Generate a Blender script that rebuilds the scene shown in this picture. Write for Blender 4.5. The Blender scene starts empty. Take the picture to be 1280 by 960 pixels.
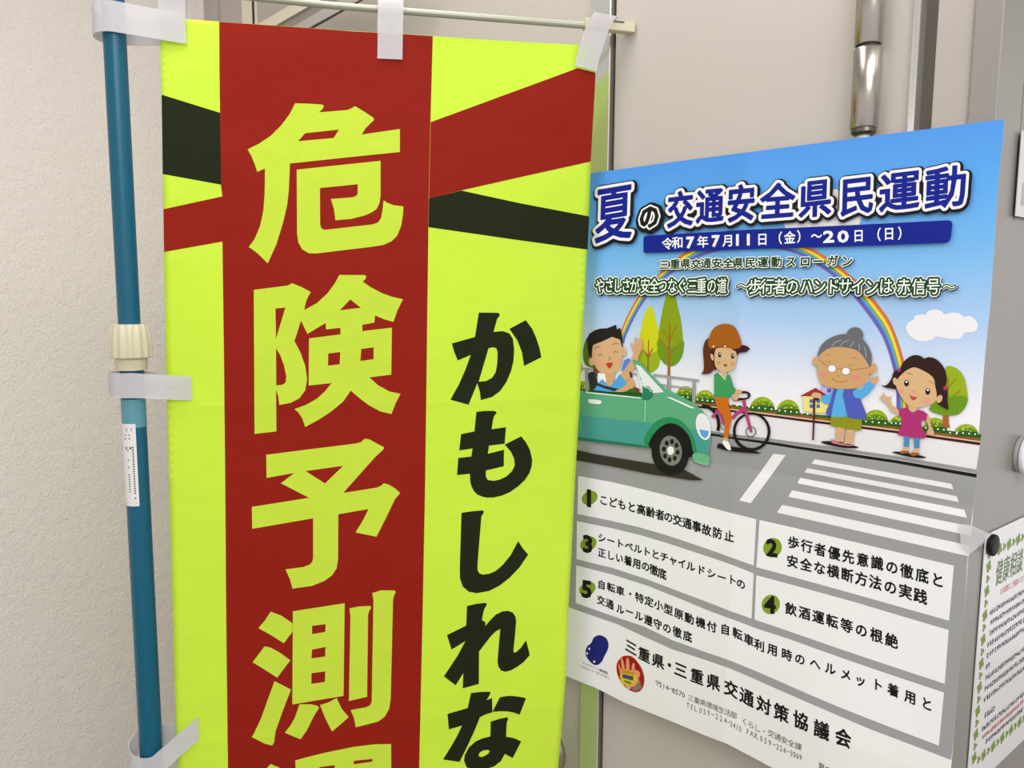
# -*- coding: utf-8 -*-
import bpy, math, random
import numpy as np
from mathutils import Vector, Matrix
from mathutils.geometry import delaunay_2d_cdt, tessellate_polygon

SC = bpy.context.scene
COL = SC.collection
random.seed(3)

# ------------------------------------------------------------------ camera
F = 960.0                      # focal length in px of the 1280x960 frame
CAM = np.array([0.0, 0.0, 1.5])
_d = np.array([(602 - 640) / F, -(9000 - 480) / F, -1.0])     # where plumb lines meet
_up = -_d / np.linalg.norm(_d)
_f = np.array([0, 0, -1.0]); _f = _f - _up * _f.dot(_up); _f /= np.linalg.norm(_f)
_r = np.cross(_f, _up)
RM = np.array([_r, _f, _up])   # camera coords -> world coords
cam_data = bpy.data.cameras.new('camera')
cam_data.sensor_fit = 'HORIZONTAL'; cam_data.sensor_width = 36.0
cam_data.lens = 36.0 * F / 1280.0
cam_data.clip_start = 0.01
cam = bpy.data.objects.new('camera', cam_data)
m4 = Matrix.Identity(4)
for i in range(3):
    for j in range(3):
        m4[i][j] = RM[i][j]
m4.translation = Vector(CAM)
cam.matrix_world = m4
COL.objects.link(cam)
SC.camera = cam

# ------------------------------------------------------------------ world, lamps, exposure
world = bpy.data.worlds.new('world'); SC.world = world; world.use_nodes = True
bgn = world.node_tree.nodes['Background']
bgn.inputs[0].default_value = (1.0, 0.99, 0.985, 1); bgn.inputs[1].default_value = 0.85
def area(name, loc, look, sx, sy, power, color):
    l = bpy.data.lights.new(name, 'AREA'); l.shape = 'RECTANGLE'; l.size = sx; l.size_y = sy
    l.energy = power; l.color = color
    o = bpy.data.objects.new(name, l); COL.objects.link(o)
    o.location = loc
    o.rotation_euler = (Vector(look) - Vector(loc)).to_track_quat('-Z', 'Y').to_euler()
    return o
area('ceiling_or_fill_lamp', (0.55, -0.35, 2.46), (0.4, 0.0, 0), 1.3, 0.35, 16, (1, 0.99, 0.98))
area('ceiling_or_fill_lamp', (0.5, -1.6, 2.46), (0.3, -1.2, 0), 1.3, 0.5, 30, (1, 0.99, 0.98))
area('ceiling_or_fill_lamp', (-0.3, 0.68, 2.46), (-0.55, 0.85, 0), 1.1, 0.35, 9.5, (1, 0.985, 0.97))  # fill lamp, added behind the banner to brighten the wallpapered wall and doors
SC.view_settings.view_transform = 'Standard'
SC.view_settings.look = 'None'
SC.view_settings.exposure = 0.02
SC.view_settings.gamma = 1.0
SC.view_settings.use_curve_mapping = False
SC.cycles.max_bounces = 8

# ------------------------------------------------------------------ materials
def lin(c):
    c = c / 255.0
    return c / 12.92 if c <= 0.04045 else ((c + 0.055) / 1.055) ** 2.4
def rgb(c): return (lin(c[0]), lin(c[1]), lin(c[2]), 1)
_mats = {}
def mat(name, c, rough=0.5, metal=0.0, bump=None, spec=0.5, coat=0.0, alpha=1.0, aniso=0.0):
    key = (name, tuple(c))
    if key in _mats: return _mats[key]
    m = bpy.data.materials.new(name); m.use_nodes = True
    nt = m.node_tree; b = nt.nodes['Principled BSDF']
    b.inputs['Base Color'].default_value = rgb(c)
    b.inputs['Roughness'].default_value = rough
    b.inputs['Metallic'].default_value = metal
    b.inputs['Specular IOR Level'].default_value = spec
    b.inputs['Coat Weight'].default_value = coat
    b.inputs['Coat Roughness'].default_value = 0.2
    b.inputs['Alpha'].default_value = alpha
    b.inputs['Anisotropic'].default_value = aniso
    if bump:
        scale, strength, dist, detail = bump
        tc = nt.nodes.new('ShaderNodeTexCoord'); n = nt.nodes.new('ShaderNodeTexNoise')
        n.inputs['Scale'].default_value = scale; n.inputs['Detail'].default_value = detail
        bp = nt.nodes.new('ShaderNodeBump'); bp.inputs['Strength'].default_value = strength
        bp.inputs['Distance'].default_value = dist
        nt.links.new(tc.outputs['Object'], n.inputs['Vector'])
        nt.links.new(n.outputs['Fac'], bp.inputs['Height'])
        nt.links.new(bp.outputs['Normal'], b.inputs['Normal'])
    _mats[key] = m
    return m
def ink(c):      # print on paper
    return mat('poster_ink', c, 0.5, spec=0.25)
def dye(c):      # dyed banner cloth with a fine weave
    key = ('banner_dye', tuple(c))
    if key in _mats: return _mats[key]
    m = mat('banner_dye', c, 0.6, spec=0.12)
    nt = m.node_tree; b = nt.nodes['Principled BSDF']
    tc = nt.nodes.new('ShaderNodeTexCoord')
    w1 = nt.nodes.new('ShaderNodeTexNoise'); w1.inputs['Scale'].default_value = 900; w1.inputs['Detail'].default_value = 1
    w2 = nt.nodes.new('ShaderNodeTexNoise'); w2.inputs['Scale'].default_value = 9; w2.inputs['Detail'].default_value = 3
    mx = nt.nodes.new('ShaderNodeMath'); mx.operation = 'MULTIPLY_ADD'; mx.inputs[1].default_value = 0.06
    nt.links.new(tc.outputs['Object'], w1.inputs['Vector']); nt.links.new(tc.outputs['Object'], w2.inputs['Vector'])
    nt.links.new(w1.outputs['Fac'], mx.inputs[0]); nt.links.new(w2.outputs['Fac'], mx.inputs[2])
    bp = nt.nodes.new('ShaderNodeBump'); bp.inputs['Strength'].default_value = 0.8; bp.inputs['Distance'].default_value = 0.006
    nt.links.new(mx.outputs[0], bp.inputs['Height']); nt.links.new(bp.outputs['Normal'], b.inputs['Normal'])
    tl_ = nt.nodes.new('ShaderNodeBsdfTranslucent'); tl_.inputs['Color'].default_value = rgb(c)
    ms = nt.nodes.new('ShaderNodeMixShader'); ms.inputs[0].default_value = 0.25
    nt.links.new(b.outputs[0], ms.inputs[1]); nt.links.new(tl_.outputs[0], ms.inputs[2])
    nt.links.new(ms.outputs[0], nt.nodes['Material Output'].inputs[0])
    return m

# ------------------------------------------------------------------ pixel rays and surfaces
def ray(px, py):
    px = np.asarray(px, float); py = np.asarray(py, float)
    c = np.stack([(px - 640) / F, -(py - 480) / F, -np.ones_like(px)], -1)
    return c @ RM.T            # depth along the optical axis = 1
def at(px, py, depth): return CAM + ray(px, py) * depth
def hdir(px, py):
    v = ray(px, py); v = v.copy(); v[2] = 0
    return v / np.linalg.norm(v)
Z = np.array([0, 0, 1.0])
class Surf:
    """upright sheet: origin, horizontal direction u (to the right), up = z, n towards the viewer, relief d(s, t)"""
    def __init__(self, O, u, d=None):
        self.O = np.array(O, float); self.u = np.array(u, float); self.n = np.cross(u, Z) * 1.0
        if self.n.dot(CAM - self.O) < 0: self.n = -self.n
        self.d = d or (lambda s, t: np.zeros_like(s))
    def st(self, px, py):
        r = ray(px, py); den = r @ self.n
        dd = np.zeros(np.shape(px))
        for _ in range(8):
            k = ((self.O - CAM) @ self.n + dd) / den
            P = CAM + r * k[..., None] - self.O
            s = P @ self.u; t = P @ Z
            dd = self.d(s, t)
        return np.stack([s, t], -1)
    def pos(self, st, off=0.0):
        s, t = st[:, 0], st[:, 1]
        return self.O + s[:, None] * self.u + t[:, None] * Z + (self.d(s, t) + off)[:, None] * self.n

# ------------------------------------------------------------------ 2-D shapes
def sm(pts, n=4, closed=True):          # Catmull-Rom
    P = [np.array(p, float) for p in pts]; N = len(P); out = []
    for i in range(N if closed else N - 1):
        a, b, c, d = (P[(i - 1) % N], P[i], P[(i + 1) % N], P[(i + 2) % N]) if closed else \
            (P[max(i - 1, 0)], P[i], P[i + 1], P[min(i + 2, N - 1)])
        for k in range(n):
            t = k / n
            out.append(0.5 * ((2 * b) + (c - a) * t + (2 * a - 5 * b + 4 * c - d) * t * t + (3 * b - a - 3 * c + d) * t ** 3))
    if not closed: out.append(P[-1])
    return [tuple(p) for p in out]
def ell(cx, cy, rx, ry, rot=0, n=18, a0=0, a1=360):
    c, s = math.cos(math.radians(rot)), math.sin(math.radians(rot)); o = []
    full = abs(a1 - a0) >= 360
    for i in range(n if full else n + 1):
        a = math.radians(a0 + (a1 - a0) * i / n)
        x, y = rx * math.cos(a), ry * math.sin(a)
        o.append((cx + x * c - y * s, cy + x * s + y * c))
    return o
def stroke(pts, w, w1=None):            # polyline -> outline polygon
    P = [np.array(p, float) for p in pts]; L = []; R = []
    w1 = w if w1 is None else w1
    for i, p in enumerate(P):
        a = P[max(i - 1, 0)]; b = P[min(i + 1, len(P) - 1)]
        t = b - a; t = t / (np.linalg.norm(t) + 1e-9); nn = np.array([-t[1], t[0]])
        ww = w + (w1 - w) * i / max(1, len(P) - 1)
        L.append(tuple(p + nn * ww / 2)); R.append(tuple(p - nn * ww / 2))
    return L + R[::-1]
def T(ox, oy, k):                       # enlarged-view coordinates -> photo coordinates
    return lambda pts: [(ox + x / k, oy + y / k) for x, y in pts]
def tess(contours):                     # first contour outer, others holes
    pts = [p for c in contours for p in c]
    tr = tessellate_polygon([[Vector((p[0], p[1], 0)) for p in c] for c in contours])
    return np.array(pts, float), [tuple(t) for t in tr]

def split(V, tris, fn):
    """conforming edge split; fn(a, b) -> parameter or None for each edge"""
    V = [tuple(v) for v in V]; cache = {}
    def mid(i, j):
        k = (i, j) if i < j else (j, i)
        if k not in cache:
            a, b = V[k[0]], V[k[1]]; t = fn(a, b)
            if t is None: cache[k] = None
            else:
                V.append((a[0] + (b[0] - a[0]) * t, a[1] + (b[1] - a[1]) * t)); cache[k] = len(V) - 1
        return cache[k]
    out = []; changed = False
    for (a, b, c) in tris:
        ab, bc, ca = mid(a, b), mid(b, c), mid(c, a)
        n = (ab is not None) + (bc is not None) + (ca is not None)
        if n == 0: out.append((a, b, c)); continue
        changed = True
        if n == 3: out += [(a, ab, ca), (ab, b, bc), (ca, bc, c), (ab, bc, ca)]
        else:
            while ab is None or (n == 2 and bc is None):   # rotate so ab (and bc) are split
                a, b, c, ab, bc, ca = b, c, a, bc, ca, ab
            if n == 1: out += [(a, ab, c), (ab, b, c)]
            else: out += [(ab, b, bc), (a, ab, bc), (a, bc, c)]
    return V, out, changed
def refine(V, tris, L, cuts=()):
    for ax, val in cuts:
        def f(a, b, ax=ax, val=val):
            p, q = a[ax] - val, b[ax] - val
            if p * q < -1e-14 and abs(p) > 1e-7 and abs(q) > 1e-7: return p / (p - q)
            return None
        V, tris, _ = split(V, tris, f)
    L2 = L * L
    g = lambda a, b: 0.5 if (a[0] - b[0]) ** 2 + (a[1] - b[1]) ** 2 > L2 else None
    for _ in range(9):
        V, tris, ch = split(V, tris, g)
        if not ch: break
    return np.array(V, float), tris

# ------------------------------------------------------------------ lettering
_g = {}
def glyph(ch, fat=0.0):
    key = (ch, fat)
    if key in _g: return _g[key]
    cu = bpy.data.curves.new('letter', 'FONT'); cu.body = ch; cu.resolution_u = 2; cu.offset = fat
    o = bpy.data.objects.new('letter', cu); COL.objects.link(o)
    me = o.to_mesh()
    V = [(v.co.x, v.co.y) for v in me.vertices]; tr = []
    for p in me.polygons:
        q = list(p.vertices)
        for i in range(1, len(q) - 1): tr.append((q[0], q[i], q[i + 1]))
    o.to_mesh_clear(); bpy.data.objects.remove(o); bpy.data.curves.remove(cu)
    _g[key] = (V, tr)
    return _g[key]
_s = {}
def fat_glyph(ch, r, nd=8, sx=1.0):
    """letter grown by a round pen of radius r (em)"""
    key = (ch, r, nd, sx)
    if key in _s: return _s[key]
    V, tr = glyph(ch)
    cnt = {}
    for t in tr:
        for i in range(3):
            e = (t[i], t[(i + 1) % 3]); k = tuple(sorted(e)); cnt[k] = cnt.get(k, 0) + 1
    be = [k for k, c in cnt.items() if c == 1]
    G = np.array(V)
    P = [Vector(v) for v in V]; faces = []
    GT = [t for t in tr if abs((G[t[1], 0] - G[t[0], 0]) * (G[t[2], 1] - G[t[0], 1]) - (G[t[2], 0] - G[t[0], 0]) * (G[t[1], 1] - G[t[0], 1])) > 1e-9]
    edges = []; used = set(); SG = []
    for a, b in be:
        A, B = Vector(V[a]), Vector(V[b]); d = Vector(((B.x - A.x) * sx, B.y - A.y))
        used.add(a); used.add(b); SG.append((A.x, A.y, B.x, B.y))
        if d.length < 1e-5: continue
        d.normalize(); n = Vector((-d.y / sx, d.x)) * r
        i = len(P); P += [A + n, B + n, A - n, B - n]; edges += [(i, i + 1), (i + 2, i + 3)]
    for a in used:
        i = len(P)
        for k in range(nd):
            an = 2 * math.pi * (k + 0.37) / nd
            P.append(Vector((V[a][0] + r * math.cos(an) / sx, V[a][1] + r * math.sin(an))))
        edges += [(i + k, i + (k + 1) % nd) for k in range(nd)]
    r_ = delaunay_2d_cdt(P, edges, [], 0, 1e-5)
    NV = np.array([(v.x, v.y) for v in r_[0]]); NT = np.array([tuple(f) for f in r_[2]])
    C = NV[NT].mean(1) * np.array([sx, 1.0])
    SG = np.array(SG); A = SG[:, :2] * np.array([sx, 1.0]); B = SG[:, 2:] * np.array([sx, 1.0]); D = B - A
    t_ = np.clip(((C[:, None] - A) * D).sum(-1) / ((D * D).sum(-1) + 1e-12), 0, 1)
    dist = np.linalg.norm(C[:, None] - (A + D * t_[..., None]), axis=-1).min(1)
    keep = dist < r * math.cos(math.pi / nd) ** 0.5
    X = NV[NT].mean(1)
    for t in GT:
        p0, p1, p2 = G[t[0]], G[t[1]], G[t[2]]
        c1 = (p1[0] - p0[0]) * (X[:, 1] - p0[1]) - (p1[1] - p0[1]) * (X[:, 0] - p0[0])
        c2 = (p2[0] - p1[0]) * (X[:, 1] - p1[1]) - (p2[1] - p1[1]) * (X[:, 0] - p1[0])
        c3 = (p0[0] - p2[0]) * (X[:, 1] - p2[1]) - (p0[1] - p2[1]) * (X[:, 0] - p2[0])
        keep |= ((c1 >= 0) & (c2 >= 0) & (c3 >= 0)) | ((c1 <= 0) & (c2 <= 0) & (c3 <= 0))
    nv = [tuple(v) for v in NV]; nt = [tuple(int(q) for q in f) for f, k in zip(NT, keep) if k]
    _s[key] = (nv, nt)
    return _s[key]
def char_at(ch, cx, cy, w, h, ux=(1, 0), uy=(0, -1), pen=0.0, fat=0.0, nd=8):
    """ux, uy: glyph right / up directions in the photo (px); letter box = w x h"""
    narrow = ord(ch) < 0x2000
    cw = 0.28 if narrow else 0.5
    V, tr = fat_glyph(ch, pen, nd, w / h) if pen > 0 else glyph(ch, fat)
    if not tr: return None
    if ch in '（': cw = 0.75
    if ch in '）': cw = 0.25
    out = []
    for x, y in V:
        a = (x - cw) * w; b = (y - 0.36) * h
        out.append((cx + a * ux[0] + b * uy[0], cy + a * ux[1] + b * uy[1]))
    return out, tr
def line_chars(txt, anchors, h0, h1, wr=1.0, lean=0.0, pen=0.0, fat=0.0, nd=8, wabs=None):
    """anchors {index: (px, py)}; heights grow h0 -> h1; wr = width/height"""
    ks = sorted(anchors); xs = [anchors[k][0] for k in ks]; ys = [anchors[k][1] for k in ks]
    out = []; N = len(txt)
    for i, ch in enumerate(txt):
        if ch in ' 　': continue
        cx = np.interp(i, ks, xs); cy = np.interp(i, ks, ys)
        a = max(min(i, ks[-1]) - 0.9, ks[0]); b = min(max(i, ks[0]) + 0.9, ks[-1])
        dx = np.interp(b, ks, xs) - np.interp(a, ks, xs); dy = np.interp(b, ks, ys) - np.interp(a, ks, ys)
        sl = dy / (dx + 1e-9)
        h = h0 + (h1 - h0) * i / max(1, N - 1)
        out.append(char_at(ch, cx, cy, h * wr, h, (1, sl), (lean, -1), pen, fat, nd))
    return [o for o in out if o]

# ------------------------------------------------------------------ object helpers
def setp(o, label=None, cat=None, group=None, kind=None):
    if label: o['label'] = label
    if cat: o['category'] = cat
    if group: o['group'] = group
    if kind: o['kind'] = kind
    return o
def link(name, me, parent=None):
    o = bpy.data.objects.new(name, me); COL.objects.link(o)
    if parent is not None:
        o.parent = parent; o.matrix_parent_inverse = parent.matrix_world.inverted()
    return o
def empty(name, loc):
    o = bpy.data.objects.new(name, None); COL.objects.link(o); o.empty_display_size = 0.05
    o.location = loc; o.matrix_world = Matrix.Translation(Vector(loc))
    return o
def mesh(name, V, Fc, mats, idx=None, smooth=True, parent=None):
    me = bpy.data.meshes.new(name)
    me.from_pydata([tuple(v) for v in V], [], Fc)
    for m in (mats if isinstance(mats, list) else [mats]): me.materials.append(m)
    if idx is not None: me.polygons.foreach_set('material_index', idx)
    if smooth: me.polygons.foreach_set('use_smooth', [True] * len(me.polygons))
    me.update()
    return link(name, me, parent)
class Print:
    """flat print on a sheet: coloured shapes laid on it one over another"""
    def __init__(self, surf, name, parent, base, ink=ink, L=0.008, cuts=(), step=0.00003, label=None):
        self.s = surf; self.name = name; self.parent = parent; self.off = base; self.ink = ink; self.L = L
        self.cuts = cuts; self.step = step; self.V = []; self.F = []; self.I = []; self.M = []; self.label = label
    def _add(self, V, tr, color):
        st = self.s.st(V[:, 0], V[:, 1])
        keep = [t for t in tr if abs((st[t[1], 0] - st[t[0], 0]) * (st[t[2], 1] - st[t[0], 1]) - (st[t[2], 0] - st[t[0], 0]) * (st[t[1], 1] - st[t[0], 1])) > 1e-12]
        # face the viewer
        out = []
        for t in keep:
            ar = (st[t[1], 0] - st[t[0], 0]) * (st[t[2], 1] - st[t[0], 1]) - (st[t[2], 0] - st[t[0], 0]) * (st[t[1], 1] - st[t[0], 1])
            out.append(t if ar > 0 else (t[0], t[2], t[1]))
        st, out = refine(st, out, self.L, self.cuts)
        if not out: return
        P = self.s.pos(np.array(st), self.off)
        m = self.ink(color)
        if m not in self.M: self.M.append(m)
        i0 = len(self.V); self.V += [tuple(p) for p in P]
        self.F += [(a + i0, b + i0, c + i0) for a, b, c in out]
        self.I += [self.M.index(m)] * len(out)
    def up(self): self.off += self.step; return self
    def poly(self, color, pts, *holes, up=True):
        V, tr = tess([list(pts)] + [list(h) for h in holes]); self._add(V, tr, color)
        if up: self.off += self.step
    def letters(self, color, chars, up=True):
        for V, tr in chars: self._add(np.array(V), tr, color)
        if up: self.off += self.step
    def done(self):
        o = mesh(self.name, self.V, self.F, self.M, self.I, True, self.parent)
        # winding must face the viewer
        if self.label: o['label'] = self.label
        return o
def box(name, O, u, v, w, m, parent=None, bev=0.0):
    """box from corner O along vectors u, v, w"""
    O, u, v, w = [np.array(a, float) for a in (O, u, v, w)]
    V = [O, O + u, O + u + v, O + v, O + w, O + u + w, O + u + v + w, O + v + w]
    Fc = [(0, 3, 2, 1), (4, 5, 6, 7), (0, 1, 5, 4), (1, 2, 6, 5), (2, 3, 7, 6), (3, 0, 4, 7)]
    o = mesh(name, V, Fc, m, smooth=False, parent=parent)
    import bmesh
    bm = bmesh.new(); bm.from_mesh(o.data); bmesh.ops.recalc_face_normals(bm, faces=bm.faces)
    if bev: bmesh.ops.bevel(bm, geom=bm.edges[:], offset=bev, segments=2, profile=0.6, affect='EDGES')
    bm.to_mesh(o.data); bm.free()
    return o
def tube(name, pts, radii, m, parent=None, n=28, cap=True, flute=None):
    P = [np.array(p, float) for p in pts]; V = []; Fc = []
    ax = P[-1] - P[0]; ax /= np.linalg.norm(ax)
    ref = np.array([1.0, 0, 0]) if abs(ax[0]) < 0.9 else np.array([0, 1.0, 0])
    e1 = np.cross(ax, ref); e1 /= np.linalg.norm(e1); e2 = np.cross(ax, e1)
    for i, (p, r) in enumerate(zip(P, radii)):
        for k in range(n):
            a = 2 * math.pi * k / n; rr = r
            if flute and flute[0] <= i <= flute[1]: rr = r * (1 + 0.045 * math.cos(a * flute[2]))
            V.append(p + (e1 * math.cos(a) + e2 * math.sin(a)) * rr)
    for i in range(len(P) - 1):
        for k in range(n):
            k2 = (k + 1) % n; Fc.append((i * n + k, i * n + k2, (i + 1) * n + k2, (i + 1) * n + k))
    if cap: Fc.append(tuple(range(n))[::-1]); Fc.append(tuple((len(P) - 1) * n + k for k in range(n)))
    o = mesh(name, V, Fc, m, smooth=True, parent=parent)
    import bmesh
    bm = bmesh.new(); bm.from_mesh(o.data); bmesh.ops.recalc_face_normals(bm, faces=bm.faces); bm.to_mesh(o.data); bm.free()
    o.data.set_sharp_from_angle(angle=math.radians(40)) if hasattr(o.data, 'set_sharp_from_angle') else None
    return o
def ribbon(name, C, W, m, parent=None, th=0.0006):
    """strap: centre line C, half-width vectors W, small thickness"""
    C = [np.array(c, float) for c in C]; W = [np.array(w, float) for w in W]; V = []; Fc = []
    n = len(C)
    for i in range(n):
        t = C[min(i + 1, n - 1)] - C[max(i - 1, 0)]; nn = np.cross(t, W[i]); nn /= np.linalg.norm(nn) + 1e-12
        for q in (C[i] + W[i] + nn * th, C[i] - W[i] + nn * th, C[i] - W[i] - nn * th, C[i] + W[i] - nn * th): V.append(q)
    for i in range(n - 1):
        a, b = i * 4, i * 4 + 4
        for k in range(4): Fc.append((a + k, a + (k + 1) % 4, b + (k + 1) % 4, b + k))
    Fc += [(3, 2, 1, 0), ((n - 1) * 4, (n - 1) * 4 + 1, (n - 1) * 4 + 2, (n - 1) * 4 + 3)]
    o = mesh(name, V, Fc, m, smooth=True, parent=parent)
    o.data.set_sharp_from_angle(angle=math.radians(50))
    return o

# ------------------------------------------------------------------ planes of the place
uL = hdir(-388, 364)                  # wall behind the poster runs away to the left
uP = -uL
PO = at(1215.0, 600.0, 0.77)
plane0 = Surf(PO, uP)
nP = plane0.n
WO = PO - nP * 0.022
wall_s = Surf(WO, uP)                 # metal wall with the doors
WALLH = 2.5
def wst(px, py=100): return float(wall_s.st(np.array([px]), np.array([py]))[0, 0])
ZB = -WO[2]                           # local t of the floor
def strip(name, s0, s1, front, back, m, kind='structure', z0=0.0, z1=WALLH, parent=None, bev=0.0, lab=None):
    a = WO + uP * s0 + nP * back; a[2] = z0
    o = box(name, a, uP * (s1 - s0), nP * (front - back), Z * (z1 - z0), m, parent, bev)
    if kind and parent is None: o['kind'] = kind
    return o

# materials of the shell
M_wallpaper = mat('embossed_wallpaper', (246, 238, 233), 0.85, spec=0.2)
def _wallpaper():
    nt = M_wallpaper.node_tree; b = nt.nodes['Principled BSDF']
    tc = nt.nodes.new('ShaderNodeTexCoord'); mp = nt.nodes.new('ShaderNodeMapping'); mp.inputs['Scale'].default_value = (1, 1, 1)
    n1 = nt.nodes.new('ShaderNodeTexNoise'); n1.inputs['Scale'].default_value = 210; n1.inputs['Detail'].default_value = 3; n1.inputs['Roughness'].default_value = 0.6
    n2 = nt.nodes.new('ShaderNodeTexNoise'); n2.inputs['Scale'].default_value = 45; n2.inputs['Detail'].default_value = 2
    ad = nt.nodes.new('ShaderNodeMath'); ad.operation = 'ADD'
    bp = nt.nodes.new('ShaderNodeBump'); bp.inputs['Strength'].default_value = 0.85; bp.inputs['Distance'].default_value = 0.0034
    nt.links.new(tc.outputs['Object'], mp.inputs[0]); nt.links.new(mp.outputs[0], n1.inputs['Vector']); nt.links.new(mp.outputs[0], n2.inputs['Vector'])
    nt.links.new(n1.outputs['Fac'], ad.inputs[0]); nt.links.new(n2.outputs['Fac'], ad.inputs[1])
    nt.links.new(ad.outputs[0], bp.inputs['Height']); nt.links.new(bp.outputs['Normal'], b.inputs['Normal'])
_wallpaper()
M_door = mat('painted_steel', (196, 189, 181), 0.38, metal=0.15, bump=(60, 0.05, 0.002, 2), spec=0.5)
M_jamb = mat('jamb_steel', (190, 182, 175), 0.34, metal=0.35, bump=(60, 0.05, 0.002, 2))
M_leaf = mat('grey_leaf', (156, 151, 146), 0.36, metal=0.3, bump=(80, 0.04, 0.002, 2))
M_alu = mat('polished_aluminium', (246, 246, 248), 0.14, metal=0.85)
M_groove = mat('shaded_groove_steel', (112, 103, 95), 0.4, metal=0.3)  # steel darkened, the shade of the grooves is in the colour
M_dark = mat('matt_dark', (52, 48, 44), 0.6)
M_steel = mat('brushed_steel', (176, 170, 162), 0.27, metal=1.0, aniso=0.5)
M_cream = mat('cream_paint', (216, 205, 186), 0.4)
M_floor = mat('vinyl_floor', (150, 144, 135), 0.45, bump=(40, 0.1, 0.002, 3))
M_ceil = mat('ceiling_board', (225, 222, 216), 0.8, bump=(90, 0.2, 0.003, 3))

s_corner = float(wall_s.st(np.array([1206.0]), np.array([722.0]))[0, 0])   # edge where the cabinet turns away
s_left = wst(257, 20)
cornerL = WO + uP * s_left
# floor, ceiling
fl = box('floor', (-3.2, -2.6, -0.06), (6.4, 0, 0), (0, 5.2, 0), (0, 0, 0.06), M_floor); fl['kind'] = 'structure'
ce = box('ceiling', (-3.2, -2.6, WALLH), (6.4, 0, 0), (0, 5.2, 0), (0, 0, 0.06), M_ceil); ce['kind'] = 'structure'
# wallpapered wall, square to the door wall, coming towards the viewer
a = cornerL - nP * 0.02; a[2] = 0
wl = box('wall_left', a, nP * 2.3, -uP * 0.08, Z * WALLH, M_wallpaper); wl['kind'] = 'structure'
# backing of the door wall
strip('wall_back', s_left - 0.1, s_corner - 0.001, -0.03, -0.09, M_jamb)
# left frame strips, leaf with the knob, meeting stile, right leaf
strip('trim_1', s_left, wst(268, 20), 0.004, -0.03, M_jamb)
strip('trim_2', wst(268.3, 20), wst(316, 20), -0.012, -0.03, M_door)
leafL = strip('door_1', wst(318, 20), wst(742, 100), 0.0, -0.03, M_door)
_a, _b = wst(742.5), wst(764.5)
_q = [WO + uP * _a - nP * 0.03, WO + uP * _b - nP * 0.03, WO + uP * _b + nP * 0.004, WO + uP * (_b - 0.0006) + nP * 0.0055, WO + uP * (_a + 0.0015) + nP * 0.0105, WO + uP * _a + nP * 0.009]
_V = [np.array([q[0], q[1], 0.0]) for q in _q] + [np.array([q[0], q[1], WALLH]) for q in _q]
stile = mesh('trim_3', _V, [(i, (i + 1) % 6, (i + 1) % 6 + 6, i + 6) for i in range(6)] + [(5, 4, 3, 2, 1, 0), (6, 7, 8, 9, 10, 11)], M_alu, smooth=False); stile['kind'] = 'structure'
strip('trim_4', wst(764.5), wst(767.2), 0.003, -0.03, M_groove)
leafR = strip('door_2', wst(769), wst(1139), 0.0, -0.03, M_door)
# groove beside the hinge: highlight and shade put in as bright and dark strips
g0, g1 = wst(1139), wst(1168)
strip('trim_5', g0, g0 + (g1 - g0) * 0.32, 0.006, -0.03, M_alu, bev=0.002)
strip('trim_6', g0 + (g1 - g0) * 0.32, g1, -0.014, -0.03, M_groove)
strip('trim_7', g1, wst(1214), 0.002, -0.03, M_jamb, bev=0.001)
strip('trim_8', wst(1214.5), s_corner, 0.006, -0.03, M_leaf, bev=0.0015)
# side that turns away to the right
uR = hdir(1850, 373)
SO = WO + uP * s_corner + nP * 0.006; SO = np.array([SO[0], SO[1], WO[2]])
side = Surf(SO, uR)
def sst(px, py): return float(side.st(np.array([float(px)]), np.array([float(py)]))[0, 0])
def sbox(name, s0, s1, front, back, m, z0=0.0, z1=WALLH, bev=0.0):
    a = SO + uR * s0 + side.n * back; a[2] = z0
    o = box(name, a, uR * (s1 - s0), side.n * (front - back), Z * (z1 - z0), m, None, bev); o['kind'] = 'structure'
    return o
e1 = sst(1276, 150)
_zg = float(side.st(np.array([1268.0]), np.array([275.0]))[0, 1]) + SO[2]
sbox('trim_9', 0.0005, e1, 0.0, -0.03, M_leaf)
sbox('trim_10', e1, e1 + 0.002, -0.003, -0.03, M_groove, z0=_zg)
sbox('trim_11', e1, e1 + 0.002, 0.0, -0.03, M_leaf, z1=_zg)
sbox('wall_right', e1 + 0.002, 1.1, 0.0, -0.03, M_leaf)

# hinge on the right leaf
hs = Surf(WO + nP * 0.012, uP)
def hpt(px, py):
    st = hs.st(np.array([float(px)]), np.array([float(py)]))[0]
    return hs.O + uP * st[0] + Z * st[1]
hg = empty('hinge', hpt(1079, 168)); hg.parent = leafR; setp(hg, 'long brushed steel hinge')
c0 = hpt(1079.5, 163); hz = lambda py: hpt(1080, py)[2]
hr = 0.0139
def hp(z): return np.array([c0[0], c0[1], z])
tube('hinge_barrel', [hp(hz(161)), hp(hz(161) + 0.001), hp(hz(62) - 0.001), hp(hz(62))], [hr * .95, hr, hr, hr * .95], M_steel, hg, 36)
tube('hinge_barrel', [hp(hz(58)), hp(hz(58) + 0.001), hp(hz(58) + 0.12), hp(hz(58) + 0.121)], [hr * .95, hr, hr, hr * .95], M_steel, hg, 36)
tube('hinge_pin', [hp(hz(61.5)), hp(hz(58.5))], [hr * .85] * 2, M_dark, hg)
tube('hinge_cap', [hp(hz(170)), hp(hz(168.5)), hp(hz(166)), hp(hz(161.5))], [hr * .55, hr * .8, hr * .93, hr * .93], mat('hinge_cap_metal', (120, 118, 110), 0.3, 1.0), hg)
tube('hinge_stem', [hp(hz(182)), hp(hz(170))], [hr * .5] * 2, mat('white_plastic', (235, 235, 232), 0.4), hg)

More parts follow.
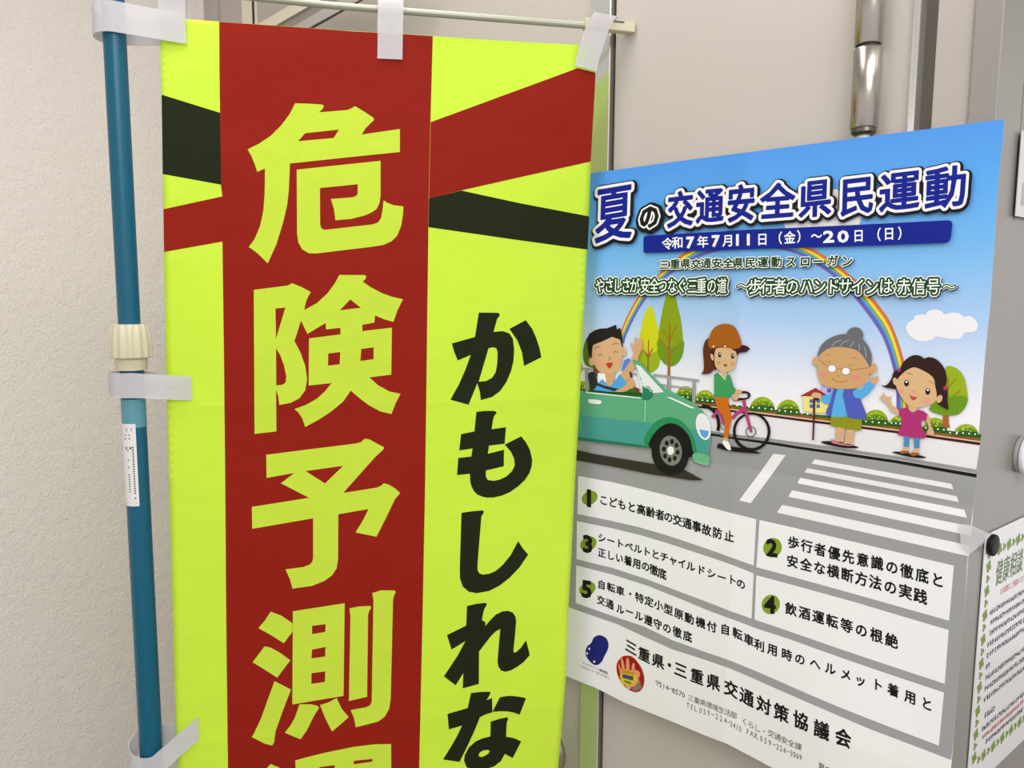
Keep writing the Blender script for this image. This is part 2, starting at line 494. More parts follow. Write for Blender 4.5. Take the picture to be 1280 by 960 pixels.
# round knob rose on the left leaf
kst = wall_s.st(np.array([679.0]), np.array([932.0]))[0]
kc = wall_s.O + uP * kst[0] + Z * kst[1]
kn = empty('door_knob', kc); kn.parent = leafL; setp(kn, 'round chrome door knob')
tube('rose', [kc, kc + nP * 0.006, kc + nP * 0.010], [0.047, 0.047, 0.043], M_steel, kn, 40)
tube('knob', [kc + nP * 0.0102, kc + nP * 0.03, kc + nP * 0.036, kc + nP * 0.05, kc + nP * 0.056], [0.013, 0.013, 0.025, 0.027, 0.020], M_steel, kn, 40)

# cream frame seen above the banner
fr = Surf(at(310, 20, 1.45), -hdir(-700, 373))
def fpt(px, py, off=0.0):
    st = fr.st(np.array([float(px)]), np.array([float(py)])); return fr.pos(st, off)[0]
cf = empty('frame_stand', [fpt(309, 20)[0], fpt(309, 20)[1], 0.0])
setp(cf, 'cream metal frame with upright and slanting braces behind the banner top', 'frame')
b0 = fpt(302, 20); b1 = fpt(315, 20); b0[2] = b1[2] = 0.0
box('upright', b0, b1 - b0, fr.n * -0.012, Z * 2.2, M_cream, cf, 0.001)
b2 = fpt(315.2, 20); b3 = fpt(318.5, 20); b2[2] = b3[2] = 0.0
box('upright_edge', b2, (b3 - b2) * 0.6, fr.n * -0.002, Z * 2.2, M_dark, cf)
def slat(name, q, th, m, off=0.0):
    P = [fpt(x, y, off) for x, y in q]; V = P + [p - fr.n * th for p in P]
    return mesh(name, V, [(0, 1, 2, 3), (7, 6, 5, 4), (0, 4, 5, 1), (1, 5, 6, 2), (2, 6, 7, 3), (3, 7, 4, 0)], m, smooth=False, parent=cf)
slat('brace', [(318.5, 32), (342, 33), (438, -22), (412, -22)], 0.006, M_cream)
slat('top_rail', [(298, -38), (520, -20), (520, -36), (298, -54)], 0.02, M_cream, 0.003)
slat('rail', [(342, 33.2), (352, 40), (480, -35), (463, -36)], 0.012, mat('grey_rail', (150, 142, 134), 0.35, 0.3), -0.004)
slat('rail', [(352.2, 40), (372, 42), (462, -8), (480, -35)], 0.004, mat('pale_rail', (186, 180, 172), 0.35, 0.3), -0.003)
slat('rail_dark_edge', [(371, 42), (377, 42), (470, -11), (462, -8)], 0.002, M_dark, -0.002)  # narrow dark strip along the lower edge of the rail

# ------------------------------------------------------------------ POSTER
f_s = float(plane0.st(np.array([920.0]), np.array([560.0]))[0, 0])      # vertical fold
f_t = float(plane0.st(np.array([1215.0]), np.array([633.0]))[0, 1])     # horizontal fold
def dpost(s, t):
    s = np.asarray(s, float); t = np.asarray(t, float)
    k = 0.0032 * np.exp(-np.abs(s - f_s) / 0.035) * (1 + 0.3 * np.sin(t * 7))
    k = k - 0.0016 * np.exp(-np.abs(t - f_t) / 0.02)
    k = k + 0.0022 * np.sin(s * 13 + 0.8) * np.cos(t * 4.5 + 0.5) + 0.0012 * np.sin(s * 7 - t * 11)
    low = np.clip((-t - 0.02) / 0.3, 0, 1)
    k = k + low * low * 0.010 * np.exp(-((s - f_s * 0.45) / 0.10) ** 2)
    k = k - 0.0012 * np.exp(-((s - f_s + 0.03) / 0.02) ** 2) * np.exp(-((t - 0.29) / 0.04) ** 2)
    return k
post = Surf(PO, uP, dpost)
CUTS = ((0, f_s), (1, f_t))
poster = empty('safety_poster', [WO[0], WO[1], WO[2] - 0.3])
poster.location = Vector(post.pos(post.st(np.array([960.0]), np.array([600.0])))[0]); bpy.context.view_layer.update()
setp(poster, 'large illustrated summer traffic safety poster with blue sky hung on the grey door', 'poster')
OUT = [(712, 220), (735, 217), (800, 208), (870, 198.5), (937, 190), (975, 185), (1080, 171.5), (1170, 160), (1255, 149),
       (1253.5, 175), (1248, 225), (1244, 290), (1238, 380), (1232, 437), (1224.5, 529), (1219, 598), (1215, 655),
       (1210, 700), (1206, 760), (1200, 820), (1192, 925), (1180, 1060), (1100, 1022), (1010, 984), (960, 957), (930, 941),
       (907, 929), (880, 919), (840, 902), (780, 878), (745, 860), (690, 838), (696, 700), (704, 420)]
# the sheet itself: paper with the sky printed on it
M_sky = mat('printed_sky', (120, 175, 225), 0.42, spec=0.4)
nt = M_sky.node_tree; uvn = nt.nodes.new('ShaderNodeUVMap'); sx = nt.nodes.new('ShaderNodeSeparateXYZ'); cr = nt.nodes.new('ShaderNodeValToRGB')
nt.links.new(uvn.outputs[0], sx.inputs[0]); nt.links.new(sx.outputs[1], cr.inputs[0]); nt.links.new(cr.outputs[0], nt.nodes['Principled BSDF'].inputs['Base Color'])
cr.color_ramp.elements[0].position = 0.0; cr.color_ramp.elements[0].color = rgb((244, 242, 246))
cr.color_ramp.elements[1].position = 1.0; cr.color_ramp.elements[1].color = rgb((76, 150, 230))
for p_, c_ in ((0.1, (238, 238, 248)), (0.36, (172, 204, 242)), (0.62, (114, 182, 238)), (0.8, (90, 168, 238))):
    e = cr.color_ramp.elements.new(p_); e.color = rgb(c_)
V, tr = tess([OUT]); st0 = post.st(V[:, 0], V[:, 1])
tr2 = []
for t in tr:
    ar = (st0[t[1], 0] - st0[t[0], 0]) * (st0[t[2], 1] - st0[t[0], 1]) - (st0[t[2], 0] - st0[t[0], 0]) * (st0[t[1], 1] - st0[t[0], 1])
    tr2.append(t if ar > 0 else (t[0], t[2], t[1]))
st, tr = refine(st0, tr2, 0.007, CUTS); st = np.array(st)
front = post.pos(st, 0.0); back = post.pos(st, -0.0003)
n0 = len(front)
pap = mesh('paper_sheet', list(front) + list(back), [tuple(t) for t in tr] + [(a + n0, c + n0, b + n0) for a, b, c in tr],
           [M_sky, mat('poster_paper', (236, 236, 236), 0.45)], [0] * len(tr) + [1] * len(tr), True, poster)
t_lo = float(post.st(np.array([1000.0]), np.array([520.0]))[0, 1]); t_hi = float(post.st(np.array([1000.0]), np.array([185.0]))[0, 1])
uv = pap.data.uv_layers.new(name='UVMap')
sv = np.concatenate([st[:, 1], st[:, 1]])
li = np.zeros(len(pap.data.loops), int); pap.data.loops.foreach_get('vertex_index', li)
vv = (sv[li] - t_lo) / (t_hi - t_lo)
uv.data.foreach_set('uv', np.stack([np.full_like(vv, 0.5), np.clip(vv, 0.0, 1.0)], -1).ravel())

def PR(name, base, label=None, L=0.008): return Print(post, name, poster, base, ink, L, CUTS, label=label)
B0 = 0.00006
WHITE = (240, 240, 242); GRY = (164, 163, 165)
# ---- ground, pavement, road
p = PR('printed_road', B0, 'grey printed road with white crossing bars')
grass_top = [(706, 491), (770, 492), (872, 503), (958, 513.5), (1000, 520.5), (1080, 530.5), (1120, 535.5), (1226, 549.5)]
walk = [(700, 493), (872, 508), (958, 519), (1000, 525.5), (1080, 535.5), (1120, 540.5), (1225, 555.5)]
edge = [(1225, 590), (1120, 574), (1000, 558), (905, 545), (800, 531), (696, 520)]
p.poly((232, 230, 234), walk + [(1219, 597), (1120, 578), (1000, 561), (905, 547), (800, 533), (696, 522)])
p.poly((158, 158, 160), [(696, 518), (800, 531), (905, 545), (1000, 560), (1120, 577), (1220.5, 594), (1214, 655), (1209, 705), (1206, 760), (1200, 820), (1192, 925), (1189, 950), (1100, 916), (1040, 893), (911, 835), (840, 811.5), (771, 780), (712, 759.5), (694, 752), (697, 640)])
p.poly((150, 150, 152), [(696, 513), (800, 526), (905, 541), (1000, 553), (1120, 570), (1222, 587), (1221.5, 592), (1120, 574.5), (1000, 557.5), (905, 545), (800, 530), (696, 517)], up=False)
p.poly((10, 10, 12), [(696, 516), (800, 529), (905, 543.8), (1000, 558), (1120, 575), (1221, 592.4), (1220.6, 597), (1120, 579), (1000, 561.6), (905, 547), (800, 532), (696, 519)])
c = T(940, 560, 3.693)
for q in ([(290, 52), (920, 165), (930, 190), (275, 72)], [(255, 93), (945, 222), (955, 250), (243, 112)],
          [(222, 138), (980, 285), (992, 322), (210, 163)], [(185, 195), (1010, 362), (1008, 405), (168, 225)],
          [(140, 262), (1005, 450), (1001, 500), (115, 298)]):
    p.poly(WHITE, c(q), up=False)
p.poly(WHITE, [(967, 567), (982, 569), (938.5, 629), (924, 625.5)])
p.done()
# ---- panels
p = PR('printed_text_panels', B0 + 0.0001, 'white rule panels and footer on the poster')
c = T(700, 590, 4.573)
p.poly(WHITE, c([(105, 22), (300, 58), (480, 100), (660, 146), (830, 195), (1000, 240), (1122, 270), (1108, 535), (975, 487), (800, 425), (600, 358), (450, 315), (300, 280), (100, 240)]), up=False)
p.poly(WHITE, c([(97, 280), (300, 322), (450, 358), (600, 402), (800, 468), (975, 527), (1107, 580), (1095, 838), (960, 790), (860, 750), (700, 690), (500, 614), (300, 548), (95, 498)]), up=False)
p.poly(WHITE, c([(93, 533), (300, 586), (500, 650), (700, 730), (860, 797), (965, 835)]) + [(947, 786), (990, 800), (1080, 832), (1180, 865.6), (1173.6, 932), (1090, 900), (1000, 863), (950, 841), (908, 824), (880, 814.5), (840, 800), (805, 783), (760, 768), (719.7, 753.6)], up=False)
p.poly(WHITE, [(949.5, 650), (1070, 678), (1192.4, 707), (1186.4, 775.8), (1070, 743), (945.4, 709)], up=False)
p.poly(WHITE, [(945.4, 719), (1070, 753), (1185.9, 787.5), (1181, 854.7), (1100, 828), (1015, 799), (943.2, 774.5)], up=False)
p.poly((238, 238, 238), [(692, 752), (712, 759.5), (771, 780.5), (840, 811.5), (880, 824.5), (911, 835), (950, 852), (1040, 891), (1188.6, 952), (1179, 1059),
       (1100, 1021), (1010, 983), (960, 956.5), (930, 940.5), (907, 928.5), (880, 918.5), (840, 901.5), (780, 877.5), (745, 859.5), (692, 838)])
OL = (132, 158, 40)
for cc, x, y, rx, ry, n_ in ((c, 170, 148, 38, 48, '1'), (c, 163, 410, 39, 50, '3'), (c, 157, 668, 38, 50, '5'),
                            (T(940, 560, 3.693), 95, 460, 43, 46, '2'), (T(940, 560, 3.693), 87, 722, 42, 46, '4')):
    p.poly(OL, cc(ell(x, y, rx, ry, 60 if rx < 42 else 20)), up=False)
p.up()
for cc, x, y, n_ in ((c, 170, 148, '1'), (c, 163, 410, '3'), (c, 157, 668, '5'), (T(940, 560, 3.693), 95, 460, '2'), (T(940, 560, 3.693), 87, 722, '4')):
    X, Y = cc([(x, y)])[0]
    p.letters((8, 10, 5), [char_at(n_, X, Y, 27 if n_ != '1' else 30, 29, (1, 0.15), (0, -1), pen=0.045)], up=False)
p.done()
# ---- body lettering
K = (12, 12, 14)
c = T(700, 590, 4.573)
def C4(d): return {k: c([v])[0] for k, v in d.items()}
def lt(txt, an, h0, h1, wr=0.92, lean=0.02, fat=0.03, col=K):
    p = PR('printed_text', B0 + 0.0003, L=0.02)
    p.letters(col, line_chars(txt, an, h0, h1, wr, lean, pen=fat, nd=4), up=False); p.done()
lt('こどもと高齢者の交通事故防止', C4({0: (250, 162), 2: (355, 187), 4: (465, 216), 6: (572, 245), 7: (620, 259), 8: (672, 277), 9: (727, 294), 10: (782, 313), 11: (838, 332), 12: (900, 350), 13: (968, 368)}), 13, 14.5, 0.85)
lt('シートベルトとチャイルドシートの', C4({0: (240, 378), 3: (395, 425), 7: (597, 487), 10: (748, 540), 13: (925, 602), 14: (985, 617), 15: (1035, 640)}), 11.5, 13)
lt('正しい着用の徹底', C4({0: (240, 463), 3: (390, 508), 5: (490, 540), 7: (585, 582)}), 12, 13.5, 0.82)
a5 = {0: (752, 731), 1: (764, 734.5), 2: (775.4, 738.7), 3: (788, 742.5), 4: (799.5, 747.4), 6: (823.5, 756.6), 7: (835.6, 762), 9: (861.8, 773.2), 11: (890, 783.5), 12: (906.6, 786.8), 13: (922, 792.3), 14: (936, 800), 15: (949.4, 806.8), 16: (965.8, 812.3), 17: (983.6, 818.6), 18: (1000, 824), 19: (1019, 830), 20: (1038, 836), 21: (1057.4, 843.2), 22: (1075.7, 850.6), 23: (1097, 856), 24: (1116.7, 862.9), 25: (1138, 871.6), 26: (1158.6, 880)}
lt('自転車・特定小型原動機付自転車利用時のヘルメット着用と', a5, 11.5, 16.5)
lt('交通ルール遵守の徹底', C4({0: (235, 735), 1: (285, 755), 2: (345, 785), 3: (398, 800), 5: (505, 848), 7: (612, 893), 9: (730, 940)}), 12, 13.5, 0.85)
c5 = T(940, 560, 3.693)
def C5(d): return {k: c5([v])[0] for k, v in d.items()}
lt('歩行者優先意識の徹底と', C5({0: (192, 438), 2: (315, 470), 4: (445, 503), 6: (578, 532), 8: (715, 570), 10: (857, 610)}), 16, 18.5)
lt('安全な横断方法の実践', C5({0: (187, 525), 3: (375, 570), 6: (570, 622), 9: (778, 685)}), 16, 19)
lt('飲酒運転等の根絶', C5({0: (180, 745), 3: (370, 800), 5: (505, 842), 7: (645, 890)}), 16, 18)
lt('三重県・三重県交通対策協議会', {0: (789, 809.5), 1: (805.4, 819), 2: (822.8, 826.5), 3: (836.9, 831.6), 4: (851, 838), 5: (871.4, 846), 6: (892, 853), 7: (913.8, 861.5), 8: (933.5, 871.6), 9: (954.8, 882), 10: (976.7, 891.6), 11: (1001, 901), 12: (1027, 912.6), 13: (1054, 922.5)}, 17, 23, 0.88, 0.05, 0.03)
KG = (50, 50, 52)
lt('〒514－8570', {0: (822, 854), 8: (854.7, 868.5)}, 9, 9.5, 0.85, 0.03, 0, KG)
lt('三重県環境生活部　くらし・交通安全課', {0: (863.6, 872.7), 3: (886.4, 881.4), 5: (902, 887.7), 7: (917.4, 893.8), 9: (931, 902), 11: (946.9, 910.6), 12: (955, 914), 13: (963.8, 917), 15: (980.6, 925.4), 17: (998, 933)}, 8.2, 9.5, 0.95, 0.03, 0, KG)
lt('TEL.059－224－2410', {0: (860, 881.6), 1: (865, 883.6), 2: (869.6, 885.4), 3: (872.5, 887), 4: (876, 887.9), 6: (886, 891), 7: (891, 893), 10: (907, 900.5), 15: (925.5, 911)}, 9.5, 10, 0.6, 0.03, 0, KG)
lt('FAX.059－224－3069', {0: (935, 914.4), 1: (939.6, 916.6), 2: (944.2, 919), 3: (948, 921.4), 4: (952, 923), 7: (968, 931), 10: (981, 937.5), 11: (986, 939.5), 15: (1001, 946.5)}, 10, 10.5, 0.62, 0.03, 0, KG)
lt('チャイルドシート着用推進', {0: (730, 829), 11: (758.5, 841)}, 3.6, 4.2, 0.8, 0.03, 0, KG)
lt('シンボルマーク「カチャピヨン」', {0: (725, 832.5), 14: (762, 847.5)}, 3.6, 4.2, 0.8, 0.03, 0, KG)
lt('夏の', {0: (1027, 959), 1: (1035, 963)}, 11, 12, 0.8, 0.03, 0, KG)
# ---- two emblems in the footer
p = PR('printed_emblem', B0 + 0.0003, 'dark blue rounded emblem shape', L=0.02)
c = T(720, 780, 10.67)
p.poly((18, 28, 110), c(sm([(315, 147), (400, 185), (435, 260), (425, 340), (385, 420), (345, 500), (290, 545), (220, 530), (150, 450), (128, 380), (150, 300), (205, 250), (240, 180)])))
for x, y in ((180, 330), (150, 390), (245, 500)): p.poly((240, 240, 240), c(ell(x, y, 12, 16)), up=False)
p.done()
p = PR('printed_emblem', B0 + 0.0003, 'round red emblem with a raised hand', L=0.02)
ov = [(695, 425), (620, 440), (560, 510), (546, 600), (570, 700), (620, 790), (690, 858), (770, 900), (840, 895), (895, 830), (908, 730), (885, 620), (830, 520), (760, 445)]
p.poly((225, 120, 100), c(sm([(727 + (x - 727) * 1.04, 665 + (y - 665) * 1.03) for x, y in ov])))
p.poly((156, 18, 14), c(sm(ov)))
p.poly((130, 122, 100), c([(850, 740), (880, 850), (800, 893), (740, 880), (790, 810)]))
sk = (228, 150, 110)
for q in ([(570, 520), (600, 600), (640, 680), (610, 680), (575, 590)], [(600, 465), (625, 470), (655, 600), (620, 620)], [(675, 465), (705, 465), (715, 610), (675, 610)],
          [(755, 530), (785, 535), (775, 660), (740, 650)], [(780, 610), (850, 640), (850, 700), (790, 720)], [(600, 600), (780, 640), (840, 740), (780, 830), (700, 830), (610, 740)]):
    p.poly(sk, c(sm(q, 3)), up=False)
p.up()
st_ = []
for i in range(24):
    a = 2 * math.pi * i / 24; r = 1.0 if i % 2 else 0.84
    st_.append((705 + 125 * r * math.cos(a), 725 + 110 * r * math.sin(a)))
p.poly((222, 190, 60), c(st_))
p.poly((196, 140, 30), c([(615, 600), (790, 650), (780, 690), (615, 650)]), up=False)
p.poly((60, 75, 95), c([(625, 665), (770, 700), (765, 755), (620, 715)]), up=False)
p.poly((110, 140, 30), c([(640, 740), (745, 775), (735, 810), (655, 780)]), up=False)
p.poly((240, 235, 215), c([(670, 815), (710, 845), (745, 850), (700, 865)]), up=False)
p.done()

# ---- rainbow and sky things
p = PR('printed_rainbow', B0 + 0.0001, 'printed rainbow arching over the poster scene')
outer = sm([(774, 421), (777.5, 410), (786.4, 390), (801.5, 365), (820, 345.5), (846.9, 322), (859.5, 313.5), (885, 301), (935, 289), (985, 297), (1013, 309.5), (1026, 316.5), (1045, 329), (1061, 342), (1082, 361), (1097.5, 380), (1114.5, 405), (1129, 446.5), (1134, 480), (1136, 514)], 3, False)
inner = sm([(780, 430), (783.5, 418), (796, 392), (809, 372), (830, 349), (850, 335.5), (861, 329), (884, 318), (935, 306), (966, 310), (992, 316.4), (1004, 321), (1018, 329), (1038.7, 343.5), (1057, 360), (1080, 387), (1103, 421), (1115.5, 458), (1120, 485), (1120.5, 514)], 3, False)
bands = [(200, 122, 92), (205, 110, 50), (226, 150, 45), (246, 222, 70), (240, 218, 60), (138, 160, 66), (104, 172, 190), (84, 148, 214), (82, 104, 200), (96, 92, 186), (140, 110, 180)]
nb = len(bands)
for k, col in enumerate(bands):
    f0, f1 = k / nb, (k + 1) / nb
    A_ = [(o[0] + (i[0] - o[0]) * f0, o[1] + (i[1] - o[1]) * f0) for o, i in zip(outer, inner)]
    B_ = [(o[0] + (i[0] - o[0]) * f1, o[1] + (i[1] - o[1]) * f1) for o, i in zip(outer, inner)]
    p.poly(col, A_ + B_[::-1], up=False)
p.up()
p.poly((236, 234, 240), T(1080, 380, 4.3636)(sm([(230, 125), (245, 98), (270, 85), (280, 65), (310, 57), (335, 58), (350, 38), (385, 30), (420, 38), (440, 55), (480, 47), (520, 52), (545, 70), (575, 65), (602, 80), (620, 110), (615, 140), (590, 155), (550, 157), (530, 185), (500, 193), (450, 188), (395, 178), (370, 195), (320, 205), (270, 190), (240, 160)], 3)), up=False)
p.poly((240, 238, 240), [(974, 262), (1045, 236), (1080, 262), (1073.5, 283), (983, 288)], up=False)
p.done()

# ---- scenery
p = PR('printed_scenery', B0 + 0.00018, 'printed trees, bushes, railing and house')
G1 = (150, 172, 20); G2 = (112, 152, 22); GD = (40, 92, 18); BR = (140, 84, 20); TR = (160, 92, 40)
c = T(715, 360, 4)
p.poly((205, 208, 20), c(sm([(388, 90), (360, 140), (337, 250), (328, 340), (345, 400), (385, 425), (420, 410), (440, 370), (440, 250), (420, 160), (405, 105)])))
p.poly((150, 176, 20), c(sm([(332, 300), (328, 350), (345, 400), (385, 425), (420, 410), (440, 370), (441, 310), (385, 330)])), up=False)
p.poly((136, 158, 12), c([(484, -20)] + sm([(484, -5), (460, 80), (437, 200), (428, 300), (440, 350), (470, 385), (500, 392), (535, 370), (557, 320), (555, 250), (545, 160), (520, 50), (508, -8)], 4, False)))
p.poly((110, 148, 16), c(sm([(432, 260), (428, 310), (440, 350), (470, 385), (500, 392), (535, 370), (557, 320), (556, 260), (500, 300)])))
for q in ([(380, 425), (384, 260)], [(382, 350), (360, 310)], [(384, 345), (404, 300)]): p.poly(TR, c(stroke(q, 9, 5)), up=False)
for q in ([(484, 500), (489, 170)], [(487, 265), (455, 210)], [(488, 260), (525, 190)], [(486, 310), (440, 255)], [(487, 345), (528, 290)]): p.poly((166, 96, 30), c(stroke(q, 17 if q[0][1] == 500 else 5, 5)), up=False)
p.poly((90, 118, 20), c(sm([(95, 240), (65, 270), (55, 330), (65, 380), (100, 398), (150, 395), (170, 300)])))
p.poly((100, 130, 20), c(sm([(0, 345), (30, 350), (50, 375), (45, 430), (20, 450), (0, 445)])), up=False)
# grass strip, brown bank, dark line
p.poly((38, 100, 30), [(706, 486), (760, 486), (790, 489), (860, 499), (905, 504), (958, 511), (1000, 516), (1060, 522), (1120, 529), (1175, 537), (1227, 543), (1226, 548), (1120, 533.5), (1000, 518.5), (905, 506), (860, 501), (706, 489)], up=False)
p.poly((146, 92, 26), [(700, 489), (860, 501), (905, 506), (1000, 518.5), (1120, 533.5), (1226, 548), (1225.5, 552), (1120, 537), (1000, 522), (905, 509.5), (860, 504.5), (700, 493)])
p.poly((232, 202, 180), [(700, 492), (860, 504), (1000, 521.8), (1120, 536.8), (1225.6, 551.6), (1225.5, 553), (1120, 538.3), (1000, 523.3), (860, 505.5), (700, 493.5)], up=False)
p.poly((64, 14, 14), [(860, 505.5), (930, 514), (1000, 523.3), (1120, 538.3), (1225.5, 553), (1225, 556.5), (1120, 541.3), (1000, 526.3), (930, 516.8), (860, 508)])
def bush(cx, by, r, h):
    top = ell(cx, by, r, h, 0, 14, 180, 360)
    p.poly((150, 176, 18), top, up=False)
    p.poly((104, 146, 22), ell(cx, by, r, h * 0.62, 0, 14, 180, 360), up=False) if False else None
    p.up(); p.poly((92, 138, 24), [(cx - r * 0.97, by + 0.5)] + ell(cx, by - h * .05, r * .93, h * 0.6, 0, 10, 180, 360) + [(cx + r * 0.97, by + 0.5)], up=False)
    p.up(); p.poly(GD, [(cx - r, by + 2), (cx - r * .98, by - h * .22), (cx, by - h * .3), (cx + r * .98, by - h * .2), (cx + r, by + 3)], up=False)
    p.up()
    for k in range(9):
        x = cx + random.uniform(-.7, .7) * r; y = by - h * random.uniform(.3, .8)
        if ((x - cx) / r) ** 2 + ((by - y) / h) ** 2 < .7: p.poly((222, 220, 90), ell(x, y, .9, .9, 0, 6), up=False)
    for k in range(4):
        x = cx - r + 2 * r * (k + .5) / 4; p.poly((246, 246, 236), ell(x, by - h * .08 + (x - cx) * .1, 1.15, 1.15, 0, 7), up=False)
for b_ in ((857, 497.5, 12.5, 15), (881.5, 501.5, 12.5, 14), (953, 511.5, 15.5, 15.5), (985.5, 515.5, 14.5, 16), (1095, 529, 16, 17), (1123, 530, 11, 10), (1169, 537, 15, 15), (1208, 542.5, 15, 12.5), (725, 490, 14, 14)): bush(*b_)
for x in (914, 922, 929, 937, 1003, 1010, 1017, 1060, 1145, 1151, 1188, 1196):
    p.poly((246, 246, 236), ell(x, np.interp(x, [860, 1000, 1120, 1226], [498, 514.5, 530, 544.5]) + 1.5, 1.15, 1.1, 0, 7), up=False)
# right tree
c = T(1080, 380, 4.3636)
p.poly((164, 96, 34), c([(433, 590), (463, 590), (465, 655), (472, 674), (422, 670), (432, 650)]))
p.poly((150, 174, 18), c(sm([(450, 345), (480, 340), (520, 360), (548, 400), (562, 460), (567, 520), (550, 570), (510, 603), (450, 606), (395, 595), (360, 570), (400, 500), (430, 430)])))
p.poly((104, 150, 20), c(sm([(430, 520), (500, 500), (566, 510), (550, 570), (510, 603), (450, 606), (395, 595), (358, 568)])), up=False)
for q in ([(455, 580), (462, 400)], [(463, 520), (530, 470)], [(463, 455), (505, 405)]): p.poly((140, 90, 30), c(stroke(q, 12 if q[0][1] == 580 else 4, 4)), up=False)
# house
c = T(1000, 380, 4.3667)
p.poly((186, 184, 230), c([(118, 435), (185, 452), (185, 500), (118, 490)]))
p.poly((70, 92, 190), c([(150, 460), (173, 462), (173, 483), (150, 482)]), up=False)
p.poly((238, 226, 130), c([(18, 500), (160, 500), (158, 597), (20, 585)]))
p.poly((160, 44, 52), c([(2, 502), (87, 457), (158, 500), (100, 505)]))
for x in (55, 93):
    for y in (520, 547): p.poly((70, 110, 170), c([(x, y), (x + 18, y), (x + 18, y + 20), (x, y + 20)]), up=False)
# railing
c = T(715, 360, 4); RG = (158, 158, 160)
for q in ([(30, 395), (120, 403), (120, 412), (30, 404)], [(410, 428), (640, 458), (638, 468), (410, 440)], [(605, 465), (622, 465), (620, 590), (603, 590)], [(482, 440), (497, 441), (497, 522), (482, 515)],
          [(68, 400), (85, 402), (85, 520), (70, 520)], [(440, 478), (606, 500), (606, 507), (440, 487)], [(300, 425), (330, 428), (330, 436), (300, 432)]):
    p.poly(RG, c(q), up=False)
p.done()
BF = B0 + 0.00018 + 0.0016

# ---- cyclist
SK = (214, 176, 134); BLK = (14, 10, 12); PK = (178, 60, 120)
p = PR('printed_cyclist', BF, 'printed cyclist in orange cap on a pink bicycle')
c = T(880, 480, 9.6)
p.poly(BLK, c([(180, 710), (360, 750), (560, 780), (700, 830), (640, 832), (420, 815), (250, 790), (160, 760)]))
p.poly(BLK, c(ell(580, 570, 226, 232, 0, 40)), c(ell(580, 566, 192, 200, 0, 40)))
rw = ell(0, 0, 195, 235, 0, 24, 250, 380)
p.poly(BLK, c([(0 + x, 485 + y) for x, y in ell(0, 0, 205, 240, 0, 20, -95, 20)] + [(0 + x, 485 + y) for x, y in ell(0, 0, 165, 200, 0, 20, -95, 20)][::-1]))
p.poly((40, 30, 30), c(ell(572, 570, 64, 64, 0, 24)), c(ell(572, 570, 54, 54, 0, 24)))
p.poly((130, 130, 130), c(ell(250, 490, 48, 58)), c(ell(250, 490, 38, 46)))
for q in ([(110, 400), (180, 310), (235, 420), (260, 490)], [(350, 410), (400, 355), (490, 300)]): p.poly(PK, c(stroke(q, 44, 40)))
p.poly(PK, c(stroke([(488, 190), (500, 290), (575, 570)], 40, 34)))
p.poly(PK, c(ell(575, 565, 17, 17)))
p.poly((44, 14, 18), c(sm([(350, 190), (420, 165), (500, 165), (535, 150), (530, 120), (500, 110), (460, 112), (460, 85), (520, 85), (562, 110), (565, 150), (530, 180), (470, 192), (400, 200)], 3)))
p.poly((206, 108, 14), c([(140, 150), (300, 150), (310, 280), (335, 350), (335, 440), (315, 540), (300, 655), (245, 650), (262, 480), (240, 380), (175, 300), (150, 230)]))
p.poly(SK, c([(240, 640), (300, 650), (290, 690), (240, 680)]), up=False)
p.poly((250, 248, 250), c(sm([(235, 680), (290, 675), (325, 740), (330, 790), (290, 780), (240, 720)], 3)))
p.poly((60, 156, 92), c([(138, -40), (330, -40), (345, 30), (390, 70), (385, 100), (355, 150), (300, 160), (130, 152)]))
p.poly(SK, c(sm([(385, 75), (440, 62), (470, 80), (450, 112), (390, 120)], 3)), up=False)
p.poly(SK, c(sm([(352, 125), (400, 118), (425, 160), (400, 195), (350, 175)], 3)))
c = T(870, 395, 10.1)
p.poly((92, 42, 14), c(sm([(180, 280), (130, 310), (100, 420), (110, 600), (105, 690), (80, 730), (180, 725), (235, 670), (240, 560), (215, 420), (230, 330)], 3)))
p.poly((60, 156, 92), c([(242, 1010), (240, 740), (270, 715), (300, 715), (385, 810), (400, 730), (440, 745), (460, 800), (480, 880), (520, 935), (440, 1010)]))
p.poly((250, 246, 230), c(stroke([(300, 712), (385, 808), (395, 730)], 10)))
p.poly(SK, c([(325, 690), (395, 700), (390, 780), (382, 795), (315, 720)]))
p.poly((60, 26, 12), c(sm([(200, 370), (240, 660), (280, 660), (520, 500), (540, 420), (400, 340)], 3)))
p.poly((216, 180, 136), c(sm([(250, 450), (245, 560), (262, 640), (310, 690), (380, 706), (450, 690), (500, 640), (522, 540), (528, 460), (480, 420), (380, 400), (280, 405)], 4)))
p.poly((216, 180, 136), c(sm([(195, 480), (228, 490), (235, 560), (205, 540)], 3)), up=False)
p.poly((60, 14, 30), c(sm([(470, 415), (600, 365), (690, 408), (640, 455), (560, 462), (530, 500), (515, 450)], 4)))
p.poly((166, 92, 8), c(sm([(165, 330), (180, 260), (230, 160), (310, 110), (400, 98), (490, 130), (550, 220), (584, 330), (585, 370), (550, 405), (470, 415), (380, 395), (300, 390), (240, 410), (190, 405)], 4)))
for x, y in ((233, 383), (380, 382)): p.poly((250, 246, 236), c(ell(x, y, 11, 11, 0, 8)), up=False)
for x, y in ((312, 490), (475, 505)):
    p.poly((40, 14, 10), c(ell(x, y, 20, 34)), up=False)
p.up()
for x, y in ((316, 480), (481, 495)): p.poly((255, 255, 255), c(ell(x, y, 7, 10)), up=False)
for x, y in ((298, 590), (470, 604)): p.poly((216, 148, 110), c(ell(x, y, 22, 22)), up=False)
p.poly((150, 60, 30), c([(355, 605), (410, 610), (395, 635), (372, 635)]), up=False)
p.done()

